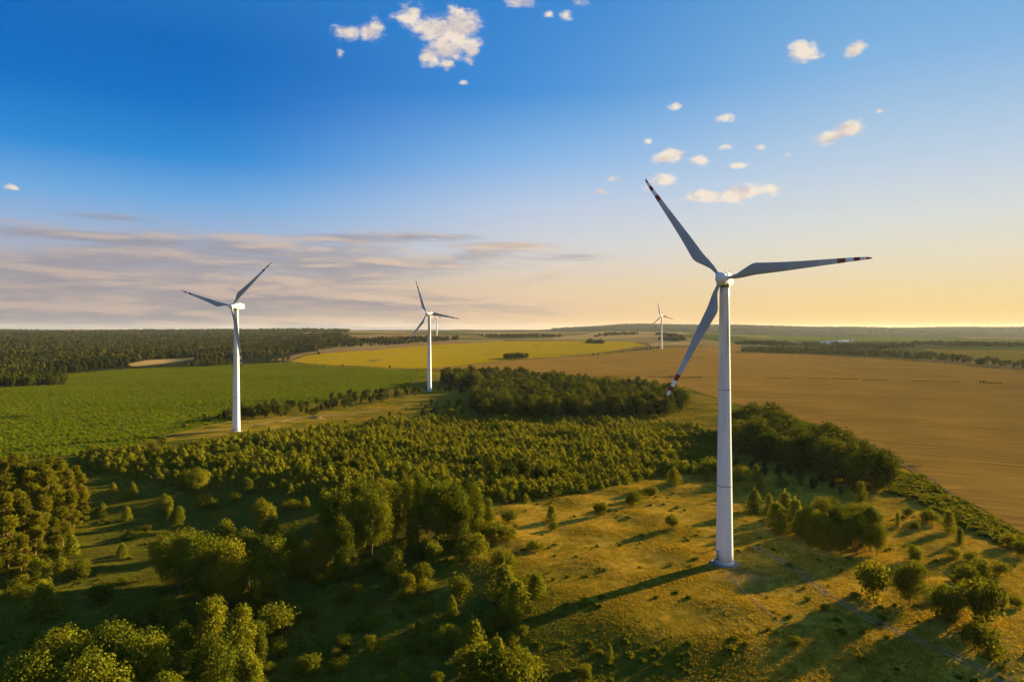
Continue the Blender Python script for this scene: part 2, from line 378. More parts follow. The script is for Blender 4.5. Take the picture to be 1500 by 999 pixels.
def build_ground():
    X = lines_1d(-15000, 15000, 1.6, -120, 180, 1.018); Y = lines_1d(-2500, 20000, 1.6, 100, 330, 1.018)
    gx, gy = np.meshgrid(X, Y); gz = terrain(gx, gy)
    nx, ny = len(X), len(Y)
    V = np.stack([gx.ravel(), gy.ravel(), gz.ravel()], 1)
    i = (np.arange(ny - 1)[:, None] * nx + np.arange(nx - 1)[None]).ravel()
    Fc = np.stack([i, i + 1, i + nx + 1, i + nx], 1)
    x, y = gx.ravel(), gy.ravel(); r = np.hypot(x, y); t = x / np.maximum(y, 1)
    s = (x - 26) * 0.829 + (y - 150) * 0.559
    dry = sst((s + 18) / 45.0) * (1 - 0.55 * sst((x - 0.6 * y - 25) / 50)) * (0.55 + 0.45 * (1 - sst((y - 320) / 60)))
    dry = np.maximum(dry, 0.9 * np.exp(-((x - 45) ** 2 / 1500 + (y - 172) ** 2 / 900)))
    bare = 0.68 * np.exp(-((x - 62) ** 2 / 260 + (y - 184) ** 2 / 150))
    near = (r < 400) & (y > 90); d2 = np.full(x.shape, 1e6)
    for a, b in zip(track_c[:-1], track_c[1:]):
        a, b = np.array(a), np.array(b); u = np.clip(((x - a[0]) * (b - a)[0] + (y - a[1]) * (b - a)[1]) / np.sum((b - a) ** 2), 0, 1)
        d2 = np.minimum(d2, (x - a[0] - (b - a)[0] * u) ** 2 + (y - a[1] - (b - a)[1] * u) ** 2)
    bare = np.maximum(bare, 0.66 * np.exp(-d2 / 4.0) * near)
    for (px, py), (sx, sy), k_ in (((955, 812), (9, 7), 0.5), ((1110, 868), (9, 8), 0.52), ((1180, 845), (10, 8), 0.5), ((990, 752), (9, 4), 0.45), ((880, 795), (7, 3), 0.42), ((480, 760), (16, 10), 0.35)):
        q = at(px, py); bare = np.maximum(bare, k_ * np.exp(-((x - q[0]) / sx) ** 2 - ((y - q[1]) / sy) ** 2))
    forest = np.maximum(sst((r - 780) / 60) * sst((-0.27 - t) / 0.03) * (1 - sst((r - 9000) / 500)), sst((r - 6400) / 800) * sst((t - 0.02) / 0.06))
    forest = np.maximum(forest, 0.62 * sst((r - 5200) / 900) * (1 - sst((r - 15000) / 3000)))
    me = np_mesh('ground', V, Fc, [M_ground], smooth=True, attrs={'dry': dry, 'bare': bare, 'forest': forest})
    tag(link('ground', me), kind='structure')
build_ground()

# ------------------------------------------------------------------ draped sheets: fields and tracks
def inside(poly, x, y):
    x = np.asarray(x); y = np.asarray(y); r = np.zeros(x.shape, bool); n = len(poly)
    for i in range(n):
        x0, y0 = poly[i]; x1, y1 = poly[(i + 1) % n]
        if y0 == y1: continue
        c = ((y0 > y) != (y1 > y)) & (x < (x1 - x0) * (y - y0) / (y1 - y0) + x0); r ^= c
    return r

def world_poly(pts): return [tuple(at(*p)) for p in pts]

def clip_cell(P, x0, x1, y0, y1):
    """the part of polygon P inside a cell"""
    for ax, lim, sg in ((0, x0, 1), (0, x1, -1), (1, y0, 1), (1, y1, -1)):
        out = []
        for k in range(len(P)):
            a, b = P[k - 1], P[k]; da, db = sg * (a[ax] - lim), sg * (b[ax] - lim)
            if (da >= 0) != (db >= 0):
                u = da / (da - db); out.append((a[0] + (b[0] - a[0]) * u, a[1] + (b[1] - a[1]) * u))
            if db >= 0: out.append(b)
        P = out
        if len(P) < 3: return []
    return P

def sheet(name, poly, material, off, step):
    """a draped sheet over the polygon (world x, y), cut into cells so that it follows the ground"""
    P = []
    n = len(poly)
    for i in range(n):
        a, b = np.array(poly[i]), np.array(poly[(i + 1) % n]); L = np.hypot(*(b - a)); k = max(1, int(L / step))
        nrm = np.array([-(b - a)[1], (b - a)[0]]) / max(L, 1e-6)
        for j in range(k):
            q = a + (b - a) * j / k
            P.append(tuple(q + nrm * (0.06 * step * math.sin(q[0] * 0.11 + q[1] * 0.07) if j else 0)))
    A = np.array(P); lo, hi = A.min(0), A.max(0)
    if np.sum(A[:, 0] * np.roll(A[:, 1], -1) - np.roll(A[:, 0], -1) * A[:, 1]) < 0: P = P[::-1]; A = A[::-1]
    X = np.arange(lo[0] - 0.37 * step, hi[0] + step, step); Y = [lo[1] - 0.29 * step]
    while Y[-1] < hi[1]: Y.append(Y[-1] + max(step * 0.7, Y[-1] * 0.012))
    Y = np.array(Y); gx, gy = np.meshgrid(X, Y); ins = inside(P, gx, gy)
    full = ins[:-1, :-1] & ins[1:, :-1] & ins[:-1, 1:] & ins[1:, 1:]
    ex, ey = np.searchsorted(X, A[:, 0]) - 1, np.searchsorted(Y, A[:, 1]) - 1
    edge = np.zeros(full.shape, bool)
    for k in range(len(P)):                          # cells the outline passes through
        a, b = A[k - 1], A[k]; m_ = max(2, int(np.hypot(*(b - a)) / (step * 0.15)))
        for u in np.linspace(0, 1, m_):
            q = a + (b - a) * u; edge[min(np.searchsorted(Y, q[1]) - 1, full.shape[0] - 1), min(np.searchsorted(X, q[0]) - 1, full.shape[1] - 1)] = True
    V, idx, Fc = [], {}, []
    def vi(x, y):
        k = (round(x, 3), round(y, 3))
        if k not in idx: idx[k] = len(V); V.append((x, y))
        return idx[k]
    anyc = full | edge | (ins[:-1, :-1] | ins[1:, :-1] | ins[:-1, 1:] | ins[1:, 1:])
    for r_, c_ in zip(*np.where(anyc)):
        x0, x1, y0, y1 = X[c_], X[c_ + 1], Y[r_], Y[r_ + 1]
        C = [(x0, y0), (x1, y0), (x1, y1), (x0, y1)] if full[r_, c_] and not edge[r_, c_] else clip_cell(P, x0, x1, y0, y1)
        f = []
        for q in C:
            v = vi(*q)
            if v not in f: f.append(v)
        if len(f) > 2: Fc.append(f)
    W = np.array(V); Z = terrain(W[:, 0], W[:, 1]) + off
    me = bpy.data.meshes.new(name); me.from_pydata(np.column_stack([W, Z]).tolist(), [], Fc); me.materials.append(material)
    me.polygons.foreach_set('use_smooth', np.ones(len(me.polygons), bool)); me.validate(); me.update()
    if sum(p.normal.z for p in me.polygons) < 0: me.flip_normals()
    return tag(link(name, me), kind='structure')

GREEN = world_poly([(-330, 566), (-100, 570), (0, 568), (95, 564), (100, 548), (250, 538), (330, 535), (420, 531), (480, 537), (560, 540), (622, 542), (627, 553), (590, 566), (510, 582), (470, 590), (400, 601), (330, 616), (230, 641), (200, 652), (120, 666), (0, 676), (-330, 690)])
YELLOW = world_poly([(425, 530), (446, 521), (500, 516), (560, 512), (620, 507), (690, 503), (760, 500), (850, 499.5), (925, 500.5), (948, 506), (900, 514), (870, 518), (815, 523), (755, 527), (690, 534), (640, 539.5), (560, 538), (480, 535)])
TAN1 = world_poly([(395, 528), (446, 517), (500, 511), (620, 502), (690, 499), (690, 502), (620, 506), (560, 511), (500, 515), (446, 520), (425, 529)])
BROWN = world_poly([(627, 541), (690, 535.5), (755, 528.5), (870, 519.5), (950, 512.5), (1010, 508), (1085, 506), (1085, 516), (1190, 519), (1300, 523), (1400, 531), (1500, 541), (1700, 560), (1720, 860), (1500, 783), (1430, 742), (1370, 706), (1310, 672), (1250, 640), (1160, 612), (1080, 592), (1010, 570), (900, 553), (800, 546), (700, 543)])
sheet('green_crop_field', GREEN, M_green, 0.35, 14)
sheet('yellow_crop_field', YELLOW, M_yellow, 0.5, 45)
sheet('stubble_strip_field', TAN1, M_pinkish, 0.4, 45)
sheet('brown_grain_field', BROWN, M_brown, 0.35, 12)
sheet('forest_clearing_field', world_poly([(185, 534), (215, 528), (285, 524), (283, 527), (240, 533), (195, 537)]), M_tan, 0.5, 40)
for nm, px, m_ in (
        ('pale_stubble_field', [(950, 503.5), (985, 501.5), (1030, 502.5), (1005, 506.5), (955, 508)], M_tan),
        ('village_stubble_field', [(508, 492), (560, 490), (640, 491), (690, 494), (640, 497), (560, 496), (510, 495)], M_pinkish),
        ('hillside_stubble_field', [(830, 492), (870, 488), (900, 486.5), (1000, 487), (1010, 490), (960, 494), (880, 498), (800, 497)], M_tan),
        ('far_pasture', [(1080, 497), (1130, 493), (1300, 493.5), (1500, 498), (1500, 504), (1300, 500), (1180, 499)], M_fargreen),
        ('dry_pasture', [(1345, 512), (1420, 512.5), (1520, 514), (1520, 534), (1450, 526), (1390, 520)], M_meadow)):
    sheet(nm, world_poly(px), m_, 0.7, 90)
sheet('turbine_clearing_meadow', world_poly([(232, 641), (330, 618), (400, 607), (470, 603), (560, 601), (600, 588), (585, 578), (640, 572), (690, 577), (685, 584), (640, 586), (590, 594), (540, 608), (450, 618), (340, 637), (240, 648)]), M_meadow, 0.15, 14)

def ribbon(name, pts, width, material, off, kind='structure', closed=False):
    """a narrow worn strip along world points"""
    P = []
    for (a, b) in zip(pts[:-1], pts[1:]):
        a, b = np.array(a), np.array(b); k = max(1, int(np.hypot(*(b - a)) / 1.2))
        P += [a + (b - a) * j / k for j in range(k)]
    P.append(np.array(pts[-1])); P = np.array(P)
    for _ in range(6): P[1:-1] = 0.25 * P[:-2] + 0.5 * P[1:-1] + 0.25 * P[2:]
    T = np.gradient(P, axis=0); T /= np.linalg.norm(T, axis=1)[:, None]; N = np.stack([-T[:, 1], T[:, 0]], 1)
    rs = np.random.default_rng(5); n = len(P)
    w = width * (0.5 + 0.16 * np.sin(np.arange(n) * 0.9) + 0.12 * rs.normal(size=n)); w2 = width * (0.5 + 0.16 * np.sin(np.arange(n) * 0.7 + 2) + 0.12 * rs.normal(size=n))
    A, B = P + N * w[:, None], P - N * w2[:, None]
    V = np.concatenate([np.column_stack([A, terrain(A[:, 0], A[:, 1]) + off]), np.column_stack([B, terrain(B[:, 0], B[:, 1]) + off])])
    i = np.arange(n - 1); Fc = np.stack([i + n, i + n + 1, i + 1, i], 1)
    return tag(link(name, np_mesh(name, V, Fc, [material], smooth=True)), kind=kind)

for sgn in (-0.85, 0.85):
    P = np.array(track_c); T = np.gradient(P, axis=0); T /= np.linalg.norm(T, axis=1)[:, None]
    ribbon('wheel_track', [tuple(q) for q in P + np.stack([-T[:, 1], T[:, 0]], 1) * sgn], 0.9, M_soil, 0.07)
ribbon('curved_wheel_track', [tuple(at(*p)) for p in ((1068, 842), (1085, 862), (1105, 880), (1128, 900), (1150, 915))], 0.8, M_soil, 0.07)
ribbon('sandy_path', [tuple(at(*p)) for p in ((240, 640), (330, 630), (400, 618), (440, 612), (520, 606), (600, 596))], 3.5, M_soil, 0.32)
BOUNDARY = [at(*p) for p in ((700, 545), (800, 551), (900, 552), (1000, 553.5), (1060, 554), (1150, 554.5), (1250, 556), (1340, 558.5), (1440, 561), (1470, 562))]
ribbon('field_edge_track', [tuple(at(*p)) for p in ((1130, 610), (1220, 634), (1300, 668), (1370, 709), (1440, 752), (1520, 798))], 1.5, M_soil, 0.42)
ribbon('crop_edge_track', [tuple(at(*p)) for p in ((424, 531), (470, 536.5), (560, 539.5), (640, 540.5), (755, 528))], 4.0, M_tan, 0.7)

# ------------------------------------------------------------------ foliage meshes
def leaf_quads(C, N, size, rs, aspect=1.5):
    """rhombic leaf clusters at C facing N"""
    n = len(C); N = N / np.maximum(np.linalg.norm(N, axis=1), 1e-6)[:, None]
    T = np.cross(N, rs.normal(size=(n, 3))); T /= np.maximum(np.linalg.norm(T, axis=1), 1e-6)[:, None]; B = np.cross(N, T)
    s = (size * rs.uniform(0.6, 1.35, n))[:, None] if np.isscalar(size) else (size * rs.uniform(0.6, 1.35, n))[:, None]
    k = rs.uniform(0.25, 0.45, n)[:, None]
    V = np.stack([C - T * s * aspect * 0.5, C + B * s * 0.5 + T * s * (k - 0.35), C + T * s * aspect * 0.5, C - B * s * 0.5 + T * s * (k - 0.35)], 1).reshape(-1, 3)
    return V, np.arange(4 * n).reshape(-1, 4)

def unit(rs, n):
    d = rs.normal(size=(n, 3)); return d / np.linalg.norm(d, axis=1)[:, None]

def tube(P, rad, k=6):
    P = np.asarray(P, float); n = len(P); T = np.gradient(P, axis=0); T /= np.linalg.norm(T, axis=1)[:, None]
    ref = np.where(np.abs(T[:, 2:3]) > 0.9, np.array([[1., 0, 0]]), np.array([[0, 0, 1.]]))
    A = np.cross(T, ref); A /= np.linalg.norm(A, axis=1)[:, None]; B = np.cross(T, A)
    th = np.linspace(0, 2 * np.pi, k, endpoint=False)
    V = (P[:, None] + (A[:, None] * np.cos(th)[None, :, None] + B[:, None] * np.sin(th)[None, :, None]) * np.asarray(rad)[:, None, None]).reshape(-1, 3)
    Fc = []
    for i in range(n - 1):
        for j in range(k):
            Fc.append((i * k + j, i * k + (j + 1) % k, (i + 1) * k + (j + 1) % k, (i + 1) * k + j))
    return V, np.array(Fc)

def join(parts):
    V, Fc, o = [], [], 0
    for v, f in parts: V.append(v); Fc.append(f + o); o += len(v)
    return np.concatenate(V), np.concatenate(Fc)

def tree_data(kind, seed, H, W, nleaf, leaf):
    """returns crown (V, F, tint) and trunk (V, F) for a tree of height H and crown width W, base at the origin"""
    rs = np.random.default_rng(seed)
    cl = []                                          # clumps: centre, radius xyz
    limbs = []
    lean = rs.normal(0, 0.03 * H, 2)
    if kind in ('broad', 'column', 'bush'):
        z0 = {'broad': 0.06, 'column': 0.05, 'bush': 0.02}[kind] * H
        cz, az_ = 0.5 * (z0 + H), 0.5 * (H - z0); n = {'broad': 40, 'column': 34, 'bush': 16}[kind]
        q = unit(rs, n) * (rs.uniform(0.25, 1.0, n) ** 0.45)[:, None]
        lump = 1 + 0.22 * np.sin(2.3 * np.arctan2(q[:, 1], q[:, 0]) + rs.uniform(0, 6))
        rr = rs.uniform(0.16, 0.30, n)
        taper = {'broad': 1 - 0.25 * np.clip(q[:, 2], 0, 1), 'column': 1 - 0.45 * np.clip(q[:, 2], 0, 1), 'bush': np.ones(n)}[kind]
        for i in range(n):
            r_ = rr[i] * W * 0.95 if kind != 'column' else rr[i] * W * 1.25
            c = np.array([q[i, 0] * (W / 2 - r_ * 0.55) * lump[i] * taper[i], q[i, 1] * (W / 2 - r_ * 0.55) * lump[i] * taper[i], cz + q[i, 2] * (az_ - r_ * 0.7)])
            c[:2] += lean * c[2] / H
            c[2] = max(c[2], 0.75 * r_)
            cl.append((c, np.array([r_, r_, r_ * rs.uniform(0.75, 1.15)])))
        idx = rs.choice(n, min(n, 7 if kind == 'broad' else 5), replace=False)
        limbs = [cl[i][0] for i in idx]
    elif kind == 'pine':                             # tall pine: bare trunk below, flattened tufts above
        n = 44
        for i in range(n):
            t_ = rs.uniform(0.0, 1.0) ** 0.8; z = H * (0.14 + 0.84 * t_); rad = W / 2 * (1.1 - 0.75 * t_) * rs.uniform(0.35, 1.0); a = rs.uniform(0, 6.283)
            r_ = W * rs.uniform(0.15, 0.25)
            cl.append((np.array([math.cos(a) * rad + lean[0] * z / H, math.sin(a) * rad + lean[1] * z / H, z]), np.array([r_, r_, r_ * 0.6])))
        limbs = [c for c, _ in cl[:9]]
    C, N, T = [], [], []
    if cl:
        vol = np.array([r[0] * r[1] for _, r in cl]); cnt = np.maximum(6, (nleaf * vol / vol.sum()).astype(int))
        for (c, r), k in zip(cl, cnt):
            d = unit(rs, k); C.append(c + d * r * (rs.uniform(0.5, 1.05, k) + 0.22 * (rs.uniform(size=k) > 0.9))[:, None]); N.append(d * (0.9 if kind != 'pine' else 0.5) + unit(rs, k) * (0.8 if kind != 'pine' else 1.0) + np.array([0, 0, 0.25]))
            T.append(np.clip(rs.uniform(0.15, 0.85) * 0.6 + rs.uniform(0, 1, k) * 0.4, 0, 1))
        C, N, T = np.concatenate(C), np.concatenate(N), np.concatenate(T)
        C[:, 2] = np.maximum(C[:, 2], 0.12 * leaf)
        V, Fc = leaf_quads(C, N, leaf, rs)
    else:                                            # young conifer: whorls of upturned shoots
        nl = max(5, int(H * 1.6)) if nleaf > 300 else 6
        per = max(5, nleaf // (nl * 3))
        for i in range(nl):
            t_ = i / nl; z = H * (0.06 + 0.86 * t_); rad = W / 2 * (1 - t_) ** 0.58 + 0.04 * W
            for a in np.linspace(0, 6.283, per, endpoint=False) + rs.uniform(0, 6.283):
                rr = rad * rs.uniform(0.7, 1.15)
                for u in (0.35, 0.68, 1.0):
                    C.append((math.cos(a) * rr * u + rs.normal(0, 0.03 * W), math.sin(a) * rr * u + rs.normal(0, 0.03 * W), z + 0.22 * rr * u + rs.normal(0, 0.02 * H)))
                    N.append((math.cos(a) * 0.7 + rs.normal(0, 0.5), math.sin(a) * 0.7 + rs.normal(0, 0.5), 0.75)); T.append(rs.uniform(0.1, 0.7) + 0.25 * (u == 1.0))
        for k in range(6):
            C.append((rs.normal(0, 0.02 * W), rs.normal(0, 0.02 * W), H * (0.9 + 0.02 * k))); N.append((rs.normal(), rs.normal(), 0.3)); T.append(0.8)
        C, N, T = np.array(C), np.array(N), np.clip(np.array(T), 0, 1)
        V, Fc = leaf_quads(C, N, leaf, rs)
    th = H * {'broad': 0.8, 'column': 0.9, 'bush': 0.5, 'pine': 0.95, 'conifer': 0.9}[kind]
    r0 = {'broad': 0.016, 'column': 0.012, 'bush': 0.012, 'pine': 0.013, 'conifer': 0.016}[kind] * H
    zz = np.linspace(-0.03 * H, th, 7)
    tp = [tube(np.column_stack([lean[0] * zz / H + 0.006 * H * np.sin(zz * 5 / H), lean[1] * zz / H, zz]), np.linspace(r0, r0 * 0.25, 7), 7)]
    for c in limbs:
        zb = min(max(c[2] * 0.55, 0.1 * H), 0.8 * th); b = np.array([lean[0] * zb / H, lean[1] * zb / H, zb]); m_ = 0.5 * (b + c) + np.array([0, 0, 0.03 * H])
        tp.append(tube([b, m_, c], [r0 * 0.42, r0 * 0.28, r0 * 0.1], 5))
    return (V, Fc, T), join(tp)

class Kind:
    """a kind of tree: a few mesh variants of crown and trunk, in full detail or plain"""
    def __init__(s, key, shape, H, W, nleaf, leaf, fmat, bmat, nvar=4, seed=0):
        s.H = H; s.v = []; s.one = []
        for i in range(nvar):
            (V, Fc, T), (tv, tf) = tree_data(shape, seed * 100 + i, H, W * (0.9 + 0.08 * i), nleaf, leaf)
            s.v.append((np_mesh(key + '_crown', V, Fc, [fmat], tint=T), np_mesh(key + '_trunk', tv, tf, [bmat], smooth=True)))
            VV, FF = join([(V, Fc), (tv, tf)])
            s.one.append(np_mesh(key, VV, FF, [fmat, bmat], mat_idx=[0] * len(Fc) + [1] * len(tf), tint=np.concatenate([T, np.full(len(tf), 0.5)])))
rt = random.Random(11)
def plant(kind, name, cat, x, y, h, wf=1.0, label=None, group=None, parts=True, var=None, sink=0.15):
    """one tree, bush or shrub: an Empty with crown and trunk, or a single mesh where it is small in the picture"""
    i = rt.randrange(len(kind.v)) if var is None else var
    s = h / kind.H; loc = gp(x, y, -sink)
    if parts:
        o = link(name, None, loc=loc); o.empty_display_size = 0.5
        link('crown', kind.v[i][0], o); link('trunk', kind.v[i][1], o)
    else:
        o = link(name, kind.one[i], loc=loc)
    o.scale = (s * wf, s * wf, s); o.rotation_euler = (0, 0, rt.uniform(0, 6.283))
    return tag(o, label, cat, group)

K_broad = Kind('broadleaf_tree', 'broad', 18, 11, 9500, 0.38, M_broad, M_bark, 5, 1)
K_birch = Kind('slender_tree', 'column', 18, 7, 6500, 0.34, M_broad, M_bark, 4, 2)
K_pine = Kind('tall_pine', 'pine', 19, 7.5, 8000, 0.36, M_olive, M_pinebark, 4, 3)
K_conif = Kind('conifer', 'conifer', 7, 4.6, 1700, 0.34, M_pine, M_pinebark, 4, 4)
K_bush = Kind('bush', 'bush', 4, 5, 2000, 0.24, M_bush, M_bark, 4, 5)
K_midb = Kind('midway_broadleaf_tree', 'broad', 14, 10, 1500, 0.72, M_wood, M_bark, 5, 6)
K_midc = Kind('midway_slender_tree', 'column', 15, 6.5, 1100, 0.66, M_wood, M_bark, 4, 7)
K_young = Kind('young_pine', 'conifer', 4, 3.4, 340, 0.52, M_pine, M_pinebark, 5, 8)

# ------------------------------------------------------------------ wind turbines
def paint_mat(name, base, dirt, dark_top=False):
    m, t = mat(name); p = t.new('ShaderNodeTexCoord').outputs['Object']
    st = t.noise(t.vmath('MULTIPLY', p, (1.6, 1.6, 0.10)), 1.0, 5, 0.65); n = t.noise(p, 0.5, 4, 0.6)
    f = t.math('MULTIPLY', t.smooth(st, 0.52, 0.75), 0.35)
    f = t.math('ADD', f, t.math('MULTIPLY', t.smooth(t.sep(p)[2], 28.0, 78.0), t.smooth(st, 0.25, 0.65, 0.25, 0.75)) if dark_top else 0.0)  # more of the streaky dark tone higher up the tower
    c = t.mix(f, base, dirt); c = t.mix(t.math('MULTIPLY', t.smooth(n, 0.5, 0.8), 0.12), c, dirt)
    finish(t, principled(t, c, 0.38, 0.4)); return m
M_white = paint_mat('white_tower_paint', (0.68, 0.68, 0.68), (0.22, 0.20, 0.18), True)
M_nac = paint_mat('nacelle_paint', (0.66, 0.66, 0.64), (0.42, 0.40, 0.35))
def blade_mat():
    m, t = mat('banded_blade_paint_bounce'); p = t.new('ShaderNodeTexCoord').outputs['Object']
    x, y, z = t.sep(p)
    u = t.math('DIVIDE', x, 37.5)
    red, wh, gr = (0.26, 0.016, 0.010), (0.74, 0.74, 0.74), (0.29, 0.30, 0.31)
    n = t.noise(t.vmath('MULTIPLY', p, (0.5, 2, 2)), 1.2, 5, 0.65)
    c = t.ramp(u, [(0.0, gr), (0.45, (0.33, 0.34, 0.35)), (0.66, (0.42, 0.43, 0.44)), (0.785, red), (0.835, wh), (0.885, red), (0.925, wh), (0.962, red)], 'CONSTANT')  # plain greys step lighter outwards: bounce light put into the blade colour
    c = t.mix(t.math('MULTIPLY', t.smooth(n, 0.5, 0.75), 0.25), c, (0.35, 0.34, 0.33))
    finish(t, principled(t, c, 0.42, 0.35)); return m
M_blade = blade_mat()
M_conc, _t = mat('concrete'); _n = _t.noise(wpos(_t), 1.5, 5, 0.65)
finish(_t, principled(_t, _t.mix(_n, (0.12, 0.115, 0.105), (0.26, 0.25, 0.23)), 0.9, 0.2, bump(_t, _n, 0.4, 0.03)))
M_dark, _t = mat('dark_metal'); finish(_t, principled(_t, (0.06, 0.06, 0.065), 0.5, 0.4))
M_red, _t = mat('red_lamp_glass'); finish(_t, principled(_t, (0.35, 0.02, 0.01), 0.3, 0.5))
M_seam, _t = mat('seam_grey'); finish(_t, principled(_t, (0.28, 0.28, 0.29), 0.6, 0.3))

HUBH, RT0, RT1 = 80.0, 2.42, 1.32
def rad_at(z): return RT0 + (RT1 - RT0) * (z / 78.0) ** 0.9

def lathe(bm, prof, seg, M=Matrix()):
    rings = []
    for r, z in prof:
        rings.append([bm.verts.new(M @ Vector((r * math.cos(a), r * math.sin(a), z))) for a in [2 * math.pi * k / seg for k in range(seg)]])
    for a, b in zip(rings[:-1], rings[1:]):
        for k in range(seg): bm.faces.new((a[k], a[(k + 1) % seg], b[(k + 1) % seg], b[k]))
    bm.faces.new(rings[0][::-1]); bm.faces.new(rings[-1])

def box(bm, lo, hi, bev=0.0, taper=None, M=Matrix()):
    v = [bm.verts.new(M @ Vector((lo[0] if i & 1 == 0 else hi[0], lo[1] if i & 2 == 0 else hi[1], lo[2] if i & 4 == 0 else hi[2]))) for i in range(8)]
    for f in ((0, 2, 3, 1), (4, 5, 7, 6), (0, 1, 5, 4), (2, 6, 7, 3), (0, 4, 6, 2), (1, 3, 7, 5)): bm.faces.new([v[k] for k in f])
    if bev: bmesh.ops.bevel(bm, geom=list({e for w in v for e in w.link_edges}), offset=bev, segments=3, affect='EDGES', profile=0.6)

def blade_mesh():
    st = [(0.9, 0.95, 0.95, 0.0, 0.0), (2.2, 0.92, 0.92, 0.0, 0.0), (4.2, 1.35, 0.85, 0.10, 14), (6.2, 2.3, 0.70, 0.30, 15), (8.2, 3.1, 0.60, 0.42, 13), (9.4, 3.25, 0.55, 0.44, 12),
          (12, 2.95, 0.48, 0.42, 9), (16, 2.5, 0.40, 0.40, 6.5), (21, 2.0, 0.31, 0.40, 4.5), (26, 1.6, 0.24, 0.40, 3), (31, 1.2, 0.17, 0.38, 2), (34.5, 0.92, 0.12, 0.36, 1), (36.6, 0.62, 0.08, 0.3, 0.5), (37.4, 0.28, 0.04, 0.2, 0), (37.5, 0.06, 0.02, 0.1, 0)]
    n = 22; rings = []; bm = bmesh.new()
    for s, c, th, off, tw in st:
        ring = []
        for k in range(n):
            a = 2 * math.pi * k / n
            u, w = 0.5 * math.cos(a), 0.5 * math.sin(a)
            air = min(1, max(0, (s - 2.2) / 4.0))
            thick = w * (1 - air * 0.55 * (u + 0.5))          # the trailing edge is the thin one
            z = c * (u + off); y = th * thick * 1.15
            ca, sa = math.cos(R(tw)), math.sin(R(tw))
            ring.append(bm.verts.new((s, y * ca - z * sa - 0.0006 * s * s * 0.6, y * sa + z * ca)))
        rings.append(ring)
    for a, b in zip(rings[:-1], rings[1:]):
        for k in range(n): bm.faces.new((a[k], a[(k + 1) % n], b[(k + 1) % n], b[k]))
    bm.faces.new(rings[0][::-1]); bm.faces.new(rings[-1])
    bmesh.ops.recalc_face_normals(bm, faces=bm.faces)
    return bm_mesh('blade', bm, [M_blade], True)

